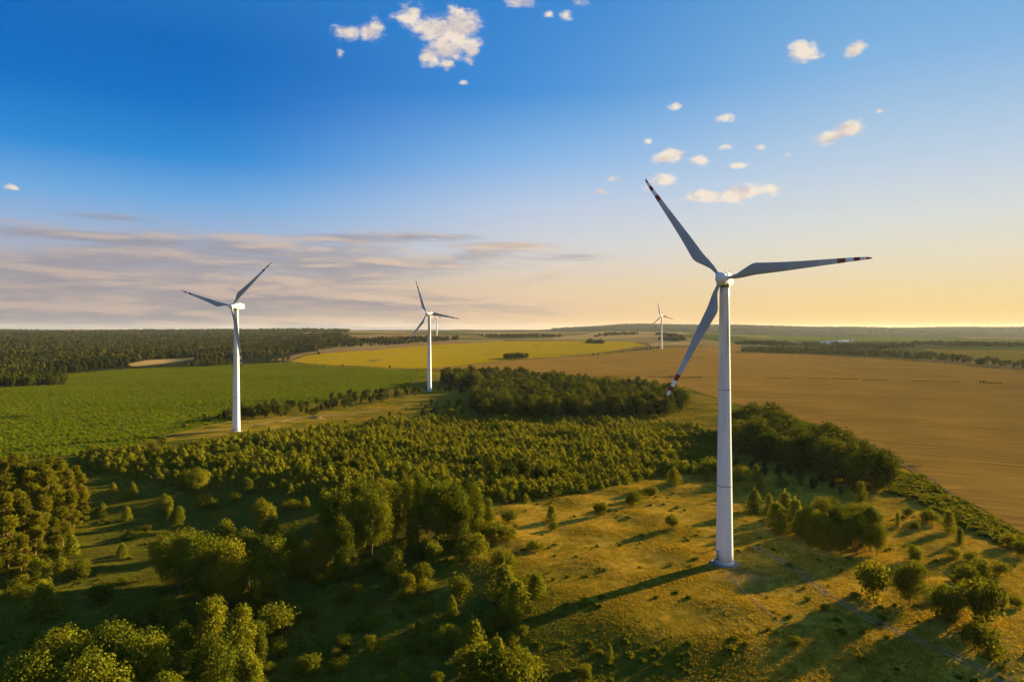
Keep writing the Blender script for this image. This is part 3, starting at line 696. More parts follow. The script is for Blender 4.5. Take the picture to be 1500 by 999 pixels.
def turbine_meshes():
    D = {}
    bm = bmesh.new(); lathe(bm, [(rad_at(z), z) for z in np.linspace(0.25, 78.2, 27)], 48); D['tower'] = bm_mesh('tower', bm, [M_white], True)
    for z in (22.0, 49.0):
        bm = bmesh.new(); r = rad_at(z); lathe(bm, [(r + 0.004, z - 0.16), (r + 0.035, z - 0.14), (r + 0.035, z + 0.14), (r + 0.004, z + 0.16)], 48); D['seam%d' % z] = bm_mesh('flange_seam', bm, [M_seam])
    bm = bmesh.new(); lathe(bm, [(3.95, -0.9), (3.95, 0.22), (3.7, 0.36), (2.6, 0.38)], 8, Matrix.Rotation(R(22.5), 4, 'Z')); D['foundation'] = bm_mesh('foundation', bm, [M_conc])
    bm = bmesh.new(); lathe(bm, [(2.62, 0.3), (2.62, 0.55), (2.45, 0.6)], 48); D['collar'] = bm_mesh('base_flange', bm, [M_white])
    # door and steps on the west side
    a = R(205); M = Matrix.Rotation(a, 4, 'Z')
    bm = bmesh.new(); box(bm, (2.33, -0.45, 1.7), (2.46, 0.45, 3.9), 0.04, M=M); D['door'] = bm_mesh('door', bm, [M_seam])
    bm = bmesh.new()
    box(bm, (2.4, -0.6, 1.50), (3.5, 0.6, 1.58), M=M)
    for k in range(5): box(bm, (3.5 + 0.28 * k, -0.5, 1.25 - 0.26 * k), (3.78 + 0.28 * k, 0.5, 1.30 - 0.26 * k), M=M)
    for sy in (-0.6, 0.55):
        for x_, z_ in ((2.6, 1.5), (3.45, 1.5), (4.2, 0.8), (4.9, 0.2)): box(bm, (x_, sy, z_ - 1.0), (x_ + 0.05, sy + 0.05, z_ + 1.05), M=M)
        box(bm, (2.6, sy, 2.52), (3.5, sy + 0.05, 2.57), M=M)
    D['steps'] = bm_mesh('steps', bm, [M_dark])
    # nacelle: local axes with the rotor at -Y
    bm = bmesh.new()
    prof = [(-2.9, 1.25, -1.2, 1.35), (-2.3, 1.55, -1.55, 1.7), (0.0, 1.65, -1.65, 1.85), (4.0, 1.6, -1.6, 1.8), (6.2, 1.45, -1.35, 1.65), (6.7, 1.2, -1.05, 1.4)]
    rings = []
    for y, w, zb, zt in prof:
        ring = []
        for k in range(24):
            a = 2 * math.pi * k / 24; c_, s_ = math.cos(a), math.sin(a); e = 0.28
            ring.append(bm.verts.new((w * math.copysign(abs(c_) ** e, c_), y, (zb + zt) / 2 + (zt - zb) / 2 * math.copysign(abs(s_) ** e, s_))))
        rings.append(ring)
    for a, b in zip(rings[:-1], rings[1:]):
        for k in range(24): bm.faces.new((a[k], a[(k + 1) % 24], b[(k + 1) % 24], b[k]))
    bm.faces.new(rings[0][::-1]); bm.faces.new(rings[-1]); bmesh.ops.recalc_face_normals(bm, faces=bm.faces)
    D['nacelle'] = bm_mesh('nacelle', bm, [M_nac])
    bm = bmesh.new(); lathe(bm, [(1.55, -2.1), (1.55, -1.6)], 32); D['yaw'] = bm_mesh('yaw_ring', bm, [M_dark])
    bm = bmesh.new(); box(bm, (-0.55, 2.6, 1.8), (0.55, 4.2, 2.2), 0.06); D['hatch'] = bm_mesh('roof_hatch', bm, [M_nac])
    for key, x_, h_ in (('mast', -0.6, 1.5), ('mast2', 0.6, 1.25)):
        bm = bmesh.new(); box(bm, (x_ - 0.04, 5.3, 1.6), (x_ + 0.04, 5.38, 1.62 + h_)); box(bm, (x_ - 0.35, 5.31, 1.6 + h_), (x_ + 0.35, 5.37, 1.66 + h_))
        D[key] = bm_mesh('wind_sensor_mast', bm, [M_dark])
    bm = bmesh.new(); lathe(bm, [(0.16, 1.75), (0.16, 2.1), (0.08, 2.2)], 12, Matrix.Translation((0, 4.8, 0))); D['lamp'] = bm_mesh('warning_lamp', bm, [M_red])
    # hub: spinner with blunt nose, axis along -Y
    MR = Matrix.Rotation(R(90), 4, 'X')
    bm = bmesh.new(); lathe(bm, [(1.35, -1.7), (1.6, -1.35), (1.72, -0.4), (1.66, 0.5), (1.42, 1.25), (0.95, 1.75), (0.45, 1.98), (0.1, 2.04)], 32, MR)
    for th in (0, 120, 240):                         # sockets the blades sit in
        MM = Matrix.Rotation(-R(th), 4, 'Y') @ Matrix.Rotation(R(90), 4, 'Y'); lathe(bm, [(0.82, 0.2), (0.82, 1.55), (0.72, 1.9)], 20, MM)
    D['hub'] = bm_mesh('hub', bm, [M_nac], True)
    D['blade'] = blade_mesh(); return D
TM = turbine_meshes()
TURBINE_SPOTS = []
def turbine(x, y, yaw, th0, RR, label, oh=5.0, steps=True):
    root = link('wind_turbine', None, loc=gp(x, y)); root.empty_display_size = 4
    tag(root, label, 'wind turbine', 'wind turbines on the farmland'); TURBINE_SPOTS.append((x, y))
    link('foundation', TM['foundation'], root)
    tw = link('tower', TM['tower'], root)
    for k in ('seam22', 'seam49'): link('flange', TM[k], tw)
    link('base_flange', TM['collar'], tw); link('door', TM['door'], tw)
    link('steps', TM['steps'], root)
    nac = link('nacelle', TM['nacelle'], root, (0, 0, HUBH)); nac.rotation_euler = (0, 0, -R(yaw))
    for k, nm in (('yaw', 'yaw_ring'), ('hatch', 'roof_hatch'), ('mast', 'wind_sensor_mast'), ('mast2', 'wind_sensor_mast'), ('lamp', 'warning_lamp')): link(nm, TM[k], nac)
    hub = link('hub', TM['hub'], root)
    hub.location = (-math.sin(R(yaw)) * oh, -math.cos(R(yaw)) * oh, HUBH)
    hub.rotation_mode = 'QUATERNION'
    hub.rotation_quaternion = (Matrix.Rotation(-R(yaw), 3, 'Z') @ Matrix.Rotation(-R(4.0), 3, 'X') @ Matrix.Rotation(-R(th0), 3, 'Y')).to_quaternion()
    for k in range(3):
        b = link('blade', TM['blade'], hub); b.rotation_euler = (0, -R(120 * k), 0); s = RR / 37.5; b.scale = (s, 1, 1)
turbine(60.0, 192.8, 26, 6, 37, 'nearest and tallest white wind turbine, standing on the sunlit grassy knoll')
turbine(-176.1, 436, 14, 44, 39, 'white wind turbine at the edge of the green field, boxy nacelle seen side-on')
turbine(-85.7, 708, 22, 112, 38, 'white wind turbine between the green field and the dark central wood')
turbine(358.3, 1636, 30, 104, 34, 'small far wind turbine alone at the far edge of the brown grain field')
turbine(-308.8, 2807, 22, 112, 34, 'tiny most distant wind turbine, half hidden behind the blade of a nearer one')

# ------------------------------------------------------------------ near trees, one by one: place in the photo (base), height, width
def spot(px, py): return at(px, py)
def one(kind, name, cat, px, py, h, label, group=None, wf=1.0, parts=True):
    x, y = spot(px, py); return plant(kind, name, cat, x, y, h, wf, label, group, parts)
TREE, BUSH = 'tree', 'bush'
g = 'broad trees in the bottom left corner'
for px, py, h, wf in ((95, 1032, 17, 1.05), (160, 1030, 17.5, 1.0), (212, 1036, 16, 1.0), (50, 1062, 15, 1.1), (130, 1075, 16, 1.2), (235, 1080, 13, 1.1)):
    one(K_broad, 'broadleaf_tree', TREE, px, py, h, 'round sunlit yellow-green tree in the clump filling the bottom left corner', g, wf)
for px, py, h, wf, k, l in ((305, 985, 19, 0.95, K_birch, 'tallest slender tree of the sunlit group right of the bottom left clump'),
                            (348, 1000, 17, 0.9, K_broad, 'broad leafy tree at the right side of the sunlit lower left group'),
                            (268, 985, 12, 0.8, K_broad, 'smaller dark leafy tree left of the tallest slender lower left tree'),
                            (382, 985, 13, 0.75, K_birch, 'narrow sunlit tree at the right foot of the lower left group'),
                            (312, 1030, 15, 0.9, K_broad, 'leafy tree in front of the tallest slender lower left tree'),
                            (365, 1045, 13, 0.9, K_broad, 'lowest leafy tree of the lower left group, at the bottom edge')):
    one(k, 'slender_tree' if k is K_birch else 'broadleaf_tree', TREE, px, py, h, l, None, wf)
one(K_conif, 'conifer', TREE, 248, 918, 9, 'bushy young conifer with upright shoots behind the lower left trees', None, 1.1)
g = 'trees of the dark left thicket'
for px, py, h, wf, k in ((262, 872, 19, 0.8, K_broad), (300, 890, 21, 0.95, K_broad), (335, 898, 21, 0.8, K_broad), (278, 850, 18, 0.9, K_broad), (325, 855, 20, 0.8, K_broad),
                         (365, 860, 19, 0.8, K_broad), (240, 845, 14, 0.9, K_broad), (395, 838, 18, 0.8, K_broad), (425, 850, 17, 0.8, K_broad)):
    one(k, 'broadleaf_tree', TREE, px, py, h, 'tall dark leafy tree crowded in the thicket above the lower left trees', g, wf)
one(K_birch, 'slender_tree', TREE, 391, 893, 21, 'tall ragged tree with sunlit right side, at the right end of the left thicket', None, 1.1)
one(K_birch, 'slender_tree', TREE, 351, 880, 14, 'thin pale-leaved tree in front of the dark left thicket', None, 0.7)
one(K_birch, 'slender_tree', TREE, 375, 915, 12, 'small sunlit tree at the foot of the tall ragged tree', None, 0.9)
g = 'trees of the dense dark grove'
for px, py, h, wf, k in ((500, 838, 17, 0.8, K_broad), (470, 845, 16, 0.9, K_broad), (520, 820, 20, 0.8, K_broad), (545, 815, 21, 0.75, K_broad), (500, 800, 20, 0.85, K_broad), (560, 800, 22, 0.75, K_broad),
                         (580, 790, 21, 0.75, K_broad), (530, 785, 20, 0.8, K_broad), (480, 790, 17, 0.9, K_broad), (620, 780, 20, 0.75, K_broad), (600, 770, 18, 0.75, K_broad), (650, 775, 19, 0.7, K_broad), (560, 765, 18, 0.8, K_broad)):
    one(k, 'broadleaf_tree', TREE, px, py, h, 'tall leafy tree packed in the dense dark grove left of the grassy knoll', g, wf)
for px, py, h, wf, l in ((603, 814, 17, 0.75, 'pointed tree with a bright right edge at the front of the dense dark grove'), (640, 806, 22, 1.15, 'broad pointed tree with the lit ragged edge in the middle of the dense grove'),
                         (668, 800, 21, 0.95, 'tall pointed tree second from the right in the dense dark grove'), (694, 788, 19, 0.9, 'tall rounded sunlit tree behind the right end of the dense grove'),
                         (714, 782, 13, 0.95, 'lowest tree at the right end of the dense dark grove')):
    one(K_birch, 'slender_tree', TREE, px, py, h, l, None, wf)
g = 'pines of the left edge stand'
rs = np.random.default_rng(21)
for px, py, h in ((8, 770, 20), (40, 765, 20), (72, 762, 20), (100, 752, 18), (22, 745, 19), (58, 742, 19), (90, 735, 18), (120, 742, 14), (5, 800, 19), (35, 805, 18), (62, 795, 17), (92, 800, 14), (12, 835, 17), (-20, 790, 20), (-25, 830, 18), (-15, 760, 20), (35, 728, 17), (75, 722, 16), (112, 722, 12), (20, 718, 17), (52, 815, 15), (78, 815, 13), (25, 790, 18), (50, 782, 19), (82, 778, 18), (108, 775, 15), (120, 765, 12), (-40, 775, 20), (-45, 740, 19), (5, 730, 18), (30, 850, 14), (-12, 858, 16)):
    one(K_pine, 'tall_pine', TREE, px, py, h, 'tall orange-lit pine in the pine stand at the left edge', g, rs.uniform(0.9, 1.2))
for px, py, h, k, n, c, wf, l in (
        (105, 815, 8, K_conif, 'conifer', TREE, 1, 'conifer at the right foot of the left edge pine stand'), (90, 838, 5, K_bush, 'bush', BUSH, .8, 'bush below the pine stand at the left edge'),
        (65, 905, 10, K_conif, 'conifer', TREE, 1.3, 'dark round conifer in the shaded hollow near the left edge'), (179, 818, 5.5, K_conif, 'conifer', TREE, 1.1, 'little conifer with a sunlit tip in the shaded left clearing'),
        (150, 756, 6, K_conif, 'conifer', TREE, 1, 'pointed conifer just right of the left pine stand'), (186, 762, 6, K_conif, 'conifer', TREE, 1, 'dark conifer beside a sunlit strip in the left clearing'),
        (194, 728, 7, K_conif, 'conifer', TREE, 1.1, 'dark conifer at the back of the left clearing'), (166, 722, 5, K_conif, 'conifer', TREE, 1, 'small conifer behind the left clearing by the pine stand'),
        (244, 762, 11, K_broad, 'broadleaf_tree', TREE, .9, 'round leafy tree, darker one of a pair in the left clearing'), (260, 778, 10, K_broad, 'broadleaf_tree', TREE, 1, 'sunlit leafy tree in front of its darker twin in the left clearing'),
        (388, 778, 13, K_broad, 'broadleaf_tree', TREE, 1.05, 'large round sunlit tree left of the dense dark grove'), (345, 738, 5, K_bush, 'bush', BUSH, 1, 'bush at the top of the left clearing'),
        (300, 745, 6, K_bush, 'bush', BUSH, 1.3, 'grey-green low bush in the shade of the clearing'), (427, 748, 4.5, K_bush, 'bush', BUSH, 1.2, 'bush with bright top beside the large round tree'), (448, 745, 5, K_conif, 'conifer', TREE, 1, 'small conifer left of the dense grove'),
        (290, 722, 12, K_broad, 'broadleaf_tree', TREE, 1.15, 'big sunlit round tree at the left front of the young pine plantation'), (275, 715, 9, K_broad, 'broadleaf_tree', TREE, 1, 'round tree half behind the big sunlit plantation tree'),
        (362, 725, 8, K_broad, 'broadleaf_tree', TREE, 1.2, 'low round tree at the lower edge of the plantation'), (448, 708, 8, K_birch, 'slender_tree', TREE, 1, 'bright slender tree at the lower left edge of the plantation'),
        (185, 790, 3, K_bush, 'bush', BUSH, 1, 'low bush in the dim left clearing'), (215, 780, 3, K_bush, 'bush', BUSH, 1, 'small bush beside the leafy pair in the left clearing'),
        (220, 905, 5, K_bush, 'bush', BUSH, 1.3, 'low dark bush left of the upright-shoot conifer'), (150, 880, 5, K_bush, 'bush', BUSH, 1.3, 'dark spreading bush in the shaded hollow'), (200, 925, 6, K_bush, 'bush', BUSH, 1.2, 'dark bush behind the bottom left clump'),
        (410, 925, 7, K_bush, 'bush', BUSH, 1.25, 'rounded lit bush right of the lower left trees'), (405, 960, 4, K_bush, 'bush', BUSH, 1, 'small bush right of the lower left group'), (455, 905, 2.5, K_bush, 'bush', BUSH, 1.4, 'pale weedy bush in the dark grass'),
        (506, 883, 5, K_bush, 'bush', BUSH, 1.0, 'bright yellow-green bush alone in the dark hollow'), (570, 838, 8, K_bush, 'bush', BUSH, .9, 'tall bush in front of the dense grove'), (580, 850, 6, K_bush, 'bush', BUSH, .9, 'middle bush of three leaning in a row below the grove'),
        (595, 868, 5.5, K_bush, 'bush', BUSH, .8, 'lowest bush of the row below the grove'), (616, 853, 5.5, K_bush, 'bush', BUSH, .8, 'compact lit bush right of the row below the grove'), (634, 828, 7, K_bush, 'bush', BUSH, .7, 'upright bush at the foot of the grove'),
        (679, 822, 5.5, K_bush, 'bush', BUSH, .8, 'small lit bush below the right end of the grove'), (697, 815, 7, K_bush, 'bush', BUSH, .9, 'bush under the lowest grove tree'), (733, 838, 6.5, K_bush, 'bush', BUSH, .9, 'lit bush above the dark conifer trio'),
        (672, 872, 5, K_bush, 'bush', BUSH, .9, 'spiky lit bush left of the dark conifer trio'), (620, 893, 3, K_bush, 'bush', BUSH, 1.5, 'flat pale bush in the middle hollow'), (662, 900, 5, K_conif, 'conifer', TREE, .8, 'tiny dark conifer in the middle hollow'),
        (590, 880, 3, K_bush, 'bush', BUSH, 1, 'little lit bush between the grove row and the flat pale bush'), (624, 868, 4, K_bush, 'bush', BUSH, .9, 'dim bush below the compact lit bush'), (540, 915, 2.2, K_bush, 'bush', BUSH, 2, 'flat bright herb patch on the dark grass'),
        (738, 882, 10, K_conif, 'conifer', TREE, 1.1, 'taller conifer of the dark trio on the left slope of the knoll'), (757, 902, 9, K_conif, 'conifer', TREE, 1.2, 'front conifer of the dark trio on the left slope of the knoll'), (745, 915, 5, K_bush, 'bush', BUSH, 1, 'bush at the foot of the dark conifer trio'),
        (785, 872, 6, K_conif, 'conifer', TREE, 1.3, 'right conifer of the dark trio, low and wide'), (722, 925, 5, K_bush, 'bush', BUSH, .9, 'dim bush below left of the conifer trio'),
        (692, 968, 10, K_conif, 'conifer', TREE, .95, 'pale-tipped pine standing in the dark bottom middle'), (655, 950, 5, K_bush, 'bush', BUSH, 1.1, 'black bush left of the pale-tipped pine'),
        (708, 1010, 9, K_bush, 'bush', BUSH, 1.0, 'left bush of the sunlit pair at the bottom middle edge'), (748, 1012, 8, K_bush, 'bush', BUSH, 1.1, 'right bush of the sunlit pair at the bottom middle edge'), (728, 1000, 10, K_conif, 'conifer', TREE, .8, 'pointed pine behind the sunlit bottom edge bushes'),
        (858, 1000, 4, K_bush, 'bush', BUSH, .7, 'small lit shrub at the bottom edge below the knoll'), (893, 965, 3.5, K_conif, 'conifer', TREE, .7, 'tiny lit seedling pine on the dark lower slope'),
        (587, 1008, 4, K_conif, 'conifer', TREE, .8, 'small lit conifer tip at the bottom edge'), (640, 1008, 3.5, K_bush, 'bush', BUSH, .8, 'little lit shrub at the bottom edge left of the bush pair'), (612, 930, 4, K_conif, 'conifer', TREE, .7, 'thin dim conifer in the middle of the dark hollow'), (505, 950, 3.5, K_bush, 'bush', BUSH, 1.3, 'dark low bush in the bottom hollow'), (455, 985, 4, K_bush, 'bush', BUSH, 1.2, 'dark low bush at the bottom left hollow')):
    one(k, n, c, px, py, h, l, None, wf)
# the knoll and its right side
for px, py, h, k, n, c, wf, l in (
        (808, 764, 6.2, K_conif, 'conifer', TREE, 1.1, 'round dark conifer alone on the left shoulder of the knoll'), (878, 755, 5, K_bush, 'bush', BUSH, 1, 'dark round bush on the knoll right of the lone conifer'),
        (928, 741, 6, K_bush, 'bush', BUSH, 1.05, 'spreading dark bush in the middle of the knoll top'), (953, 728, 5, K_bush, 'bush', BUSH, .9, 'small bush behind the spreading knoll bush'),
        (987, 711, 8, K_conif, 'conifer', TREE, 1.1, 'pointed conifer at the back of the knoll top'), (985, 774, 5, K_bush, 'bush', BUSH, .9, 'lone dark bush in the bright grass left of the turbine tower'),
        (745, 765, 4.5, K_bush, 'bush', BUSH, 1.3, 'olive bush at the left foot of the knoll by the grove'), (740, 790, 4.5, K_bush, 'bush', BUSH, 1.2, 'low olive bush below the grove on the knoll slope'), (810, 776, 3, K_bush, 'bush', BUSH, 1.0, 'small green bush below the lone conifer'), (785, 805, 3, K_bush, 'bush', BUSH, 1.6, 'low green patch bush on the left slope'),
        (1040, 698, 9, K_bush, 'bush', BUSH, 1.1, 'large dark bush immediately left of the turbine tower'), (1083, 705, 7, K_bush, 'bush', BUSH, 1, 'bush immediately right of the turbine tower'), (1087, 690, 8, K_conif, 'conifer', TREE, 1, 'conifer behind the bush right of the tower'), (1108, 705, 8, K_conif, 'conifer', TREE, .9, 'upright conifer right of the tower'),
        (1113, 722, 7, K_conif, 'conifer', TREE, .9, 'dark conifer between the tower and the right copse'), (1105, 750, 9, K_conif, 'conifer', TREE, 1.2, 'wide dark conifer left of the right copse'), (1127, 745, 6, K_conif, 'conifer', TREE, .8, 'slim conifer behind the left end of the right copse'), (1144, 713, 4, K_bush, 'bush', BUSH, 1.2, 'olive bush in the sunny gap behind the right copse'),
        (1262, 742, 10, K_birch, 'slender_tree', TREE, .85, 'single upright oval tree behind the right copse'), (1285, 722, 7, K_bush, 'bush', BUSH, 1, 'round bush right of the upright oval tree'),
        (1278, 876, 9.5, K_bush, 'bush', BUSH, .8, 'left round dark tree-like bush of the pair right of the turbine'), (1332, 884, 12, K_broad, 'broadleaf_tree', TREE, 1.05, 'taller tree of the pair right of the turbine, leafy to the ground'), (1338, 822, 5, K_bush, 'bush', BUSH, .8, 'small bush behind the taller tree of the pair'),
        (1386, 908, 8.5, K_bush, 'bush', BUSH, .8, 'left round bush of the lower right dark pair'), (1440, 914, 10.5, K_bush, 'bush', BUSH, .8, 'right round bush of the lower right dark pair'), (1412, 895, 7, K_bush, 'bush', BUSH, .7, 'bush wedged between the lower right dark pair'),
        (1413, 856, 5.5, K_bush, 'bush', BUSH, .9, 'left bush of the small pair on the right slope'), (1435, 852, 6.5, K_bush, 'bush', BUSH, .75, 'right bush of the small pair on the right slope'), (1466, 842, 4, K_bush, 'bush', BUSH, 1, 'small round bush near the right edge'),
        (1442, 962, 7, K_bush, 'bush', BUSH, .9, 'single dark bush beside the track at lower right'), (1489, 890, 3, K_bush, 'bush', BUSH, 1.1, 'low bush at the right edge below the pairs'),
        (1390, 780, 8, K_conif, 'conifer', TREE, .8, 'grey conifer on the right slope under the field edge'), (1406, 795, 5, K_conif, 'conifer', TREE, .8, 'small dark conifer right of the grey slope conifer'), (1478, 803, 5, K_bush, 'bush', BUSH, .8, 'dark round bush close under the field edge at right'),
        (1315, 770, 5, K_conif, 'conifer', TREE, .6, 'slim small conifer right of the right copse'), (1331, 757, 4, K_bush, 'bush', BUSH, .8, 'bush on the slope behind the slim conifer'), (1340, 775, 3, K_bush, 'bush', BUSH, 1, 'low bush right of the slim small conifer'), (1364, 765, 5, K_bush, 'bush', BUSH, 1.2, 'olive bush in the bright slope grass'), (1395, 815, 3, K_bush, 'bush', BUSH, 1, 'little bush mid right slope'), (1420, 822, 3, K_bush, 'bush', BUSH, 1.2, 'flat bush mid right slope'), (1497, 815, 5, K_bush, 'bush', BUSH, 1, 'dark bush cut by the right edge')):
    one(k, n, c, px, py, h, l, None, wf)
g = 'trees of the right copse'
for px, py, h, wf, k, n in ((1138, 775, 10, 1, K_conif, 'conifer'), (1150, 762, 11, 1, K_conif, 'conifer'), (1145, 782, 7, 1, K_conif, 'conifer'), (1165, 775, 11, 1, K_conif, 'conifer'), (1185, 790, 12, .9, K_broad, 'broadleaf_tree'), (1205, 783, 13, .9, K_broad, 'broadleaf_tree'), (1212, 805, 11, 1, K_conif, 'conifer'),
                            (1228, 795, 13, .9, K_broad, 'broadleaf_tree'), (1248, 790, 13, .9, K_broad, 'broadleaf_tree'), (1255, 812, 14, .9, K_broad, 'broadleaf_tree'), (1275, 805, 14, .9, K_broad, 'broadleaf_tree'), (1285, 812, 10, .9, K_broad, 'broadleaf_tree'), (1232, 812, 10, .9, K_broad, 'broadleaf_tree'), (1190, 800, 8, 1, K_conif, 'conifer'), (1172, 785, 9, 1, K_conif, 'conifer'), (1200, 797, 12, .9, K_broad, 'broadleaf_tree'), (1240, 802, 13, .9, K_broad, 'broadleaf_tree'), (1265, 795, 13, .9, K_broad, 'broadleaf_tree'), (1218, 778, 12, .9, K_broad, 'broadleaf_tree')):
    one(k, n, TREE, px, py, h, 'dark %s in the copse just right of the nearest turbine tower' % ('leafy tree' if n == 'broadleaf_tree' else 'conifer'), g + (' (leafy)' if n == 'broadleaf_tree' else ' (conifers)'), wf)

rs = np.random.default_rng(23)
for k in range(95):
    px, py = rs.uniform(140, 780), rs.uniform(740, 985)
    if 200 < px < 740 and py < 850 and px < 700: continue
    u = rs.uniform()
    if u < 0.86: one(K_bush, 'bush', BUSH, px, py, rs.uniform(0.9, 2.6), 'knee to head high bush dotted over the shaded hollow', 'little bushes of the hollow', rs.uniform(0.9, 1.6))
    else: one(K_conif, 'conifer', TREE, px, py, rs.uniform(1.5, 4), 'small self-sown conifer in the shaded hollow', 'little conifers of the hollow', rs.uniform(0.8, 1.1))
for k in range(34):
    px, py = rs.uniform(1100, 1490), rs.uniform(730, 960)
    one(K_bush, 'bush', BUSH, px, py, rs.uniform(0.7, 1.9), 'low bush dotted in the bright grass right of the nearest turbine', 'little bushes of the right slope', rs.uniform(0.9, 1.6))
for px, py in ((448, 842), (465, 850), (482, 846), (505, 848), (522, 842), (540, 838), (556, 832), (612, 818), (628, 815), (655, 806), (680, 802), (705, 796), (722, 790)):
    one(K_bush, 'bush', BUSH, px, py, rs.uniform(3, 6), 'undergrowth bush along the front foot of the dense dark grove', 'bushes at the foot of the dense grove', rs.uniform(0.9, 1.3))
for k in range(14):
    px, py = rs.uniform(20, 140), rs.uniform(800, 880)
    one(K_bush, 'bush', BUSH, px, py, rs.uniform(2, 4.5), 'undergrowth bush along the foot of the left pine stand', 'bushes at the foot of the pine stand', rs.uniform(0.9, 1.4))

# ------------------------------------------------------------------ woods: scattered inside outlines on the ground
def scatter(poly, spacing, seed, jit=0.42):
    P = np.array(poly); lo, hi = P.min(0), P.max(0); rs = np.random.default_rng(seed)
    X, Y = np.meshgrid(np.arange(lo[0], hi[0], spacing), np.arange(lo[1], hi[1], spacing * 0.866))
    X = X + (np.arange(X.shape[0]) % 2)[:, None] * spacing / 2
    Q = np.stack([X.ravel(), Y.ravel()], 1) + rs.uniform(-jit, jit, (X.size, 2)) * spacing
    return Q[inside(poly, Q[:, 0], Q[:, 1])], rs

def clear_of(Q, pts, d):
    for p in pts: Q = Q[np.hypot(Q[:, 0] - p[0], Q[:, 1] - p[1]) > d]
    return Q

WOODS = []
def wood(poly, spacing, seed, h0, h1, label, group, mixb=0.7, lab2=None):
    Q, rs = scatter(poly, spacing, seed); Q = clear_of(Q, TURBINE_SPOTS, 9)
    for x, y in Q:
        b = rs.uniform() < mixb; h = rs.uniform(h0, h1)
        WOODS.append((h / math.hypot(x, y), b, x, y, h, rs.uniform(0.85, 1.15), label if b else (lab2 or label), group if b or not lab2 else group + ' (slender)'))
wood(world_poly([(690, 612), (780, 616), (880, 616), (990, 613), (1005, 600), (985, 580), (900, 575), (800, 562), (720, 556), (655, 557), (645, 565), (700, 575), (695, 595)]), 9.5, 31, 12, 20,
     'round dark tree in the central wood beyond the young pine plantation', 'trees of the central wood', 0.62, 'narrow upright tree in the central wood beyond the young pine plantation')
wood(world_poly([(1075, 640), (1095, 620), (1130, 626), (1180, 650), (1240, 678), (1300, 705), (1318, 716), (1290, 728), (1235, 712), (1180, 695), (1130, 680), (1080, 670)]), 8.2, 32, 13, 21,
     'broad dark tree in the wood along the brown field right of the tower', 'trees of the right hand field wood', 1.0)
wood(world_poly([(1070, 675), (1130, 685), (1180, 700), (1230, 716), (1290, 730), (1230, 728), (1140, 705), (1075, 690)]), 7, 33, 3, 6,
     'low scrubby tree in the shade before the right field wood', 'scrub before the right field wood', 1.0)
wood(world_poly([(395, 612), (395, 600), (470, 592), (510, 584), (590, 572), (610, 575), (560, 590), (500, 603), (450, 612)]), 13, 34, 5, 11, 'olive round tree on the green field edge between the two middle turbines', 'trees on the green field edge', 0.85)
wood(world_poly([(318, 617), (318, 611), (395, 605), (395, 613)]), 7, 35, 5, 12, 'tree clustered at the foot of the left turbine', 'trees at the left turbine foot', 0.8)
wood(world_poly([(590, 576), (625, 571), (690, 574), (690, 580), (660, 577), (640, 574), (600, 582)]), 13, 36, 4, 8, 'shrubby tree around the foot of the middle turbine', 'trees at the middle turbine foot', 1)
wood(world_poly([(470, 620), (560, 610), (600, 596), (690, 586), (690, 606), (600, 616), (520, 622)]), 15, 46, 2.5, 6, 'low olive bush in the rough grass between the plantation and the middle turbine', 'bushes before the middle turbine', 1)
wood(world_poly([(738, 526.5), (772, 526.5), (772, 524), (738, 524)]), 7, 37, 9, 12, 'dark tree of the small copse standing alone in the yellow field', 'copse in the yellow field', 0.5)
wood(world_poly([(1083, 517), (1180, 519), (1300, 524), (1400, 532), (1500, 542), (1640, 556), (1640, 551), (1500, 537), (1400, 527), (1300, 519), (1180, 514.5), (1100, 513)]), 17, 38, 9, 15, 'tree in the long dark hedge at the far edge of the brown field', 'far hedge of the brown field', 0.9)
wood(world_poly([(272, 539), (330, 536.5), (345, 536), (345, 534), (300, 533), (272, 536)]), 13, 39, 8, 13, 'round dark tree behind the green field left of the left turbine', 'trees behind the green field', 1)
wood(world_poly([(-60, 570), (0, 569), (92, 564), (96, 560), (0, 562), (-60, 562)]), 8, 40, 11, 16, 'tall dark tree at the left end of the green field', 'trees at the left end of the green field', 0.4)

def stand_woods():
    """the trees that show largest as objects, the smaller ones behind as one mass"""
    WOODS.sort(reverse=True); nb = ns = 0; rest = []
    for k, b, x, y, h, w, l, g_ in WOODS:
        if (b and nb < 165) or (not b and ns < 230):
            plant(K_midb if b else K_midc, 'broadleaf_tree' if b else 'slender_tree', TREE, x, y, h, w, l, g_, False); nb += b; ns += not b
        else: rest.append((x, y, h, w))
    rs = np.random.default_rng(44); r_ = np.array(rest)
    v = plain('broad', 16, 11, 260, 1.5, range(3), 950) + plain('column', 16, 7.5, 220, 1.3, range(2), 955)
    mass('background_wood', r_[:, :2], v, r_[:, 2] / 16.0, r_[:, 3], M_wood, rs, 'closely grown smaller trees behind in the woods and hedges of the farmland', 'woods')

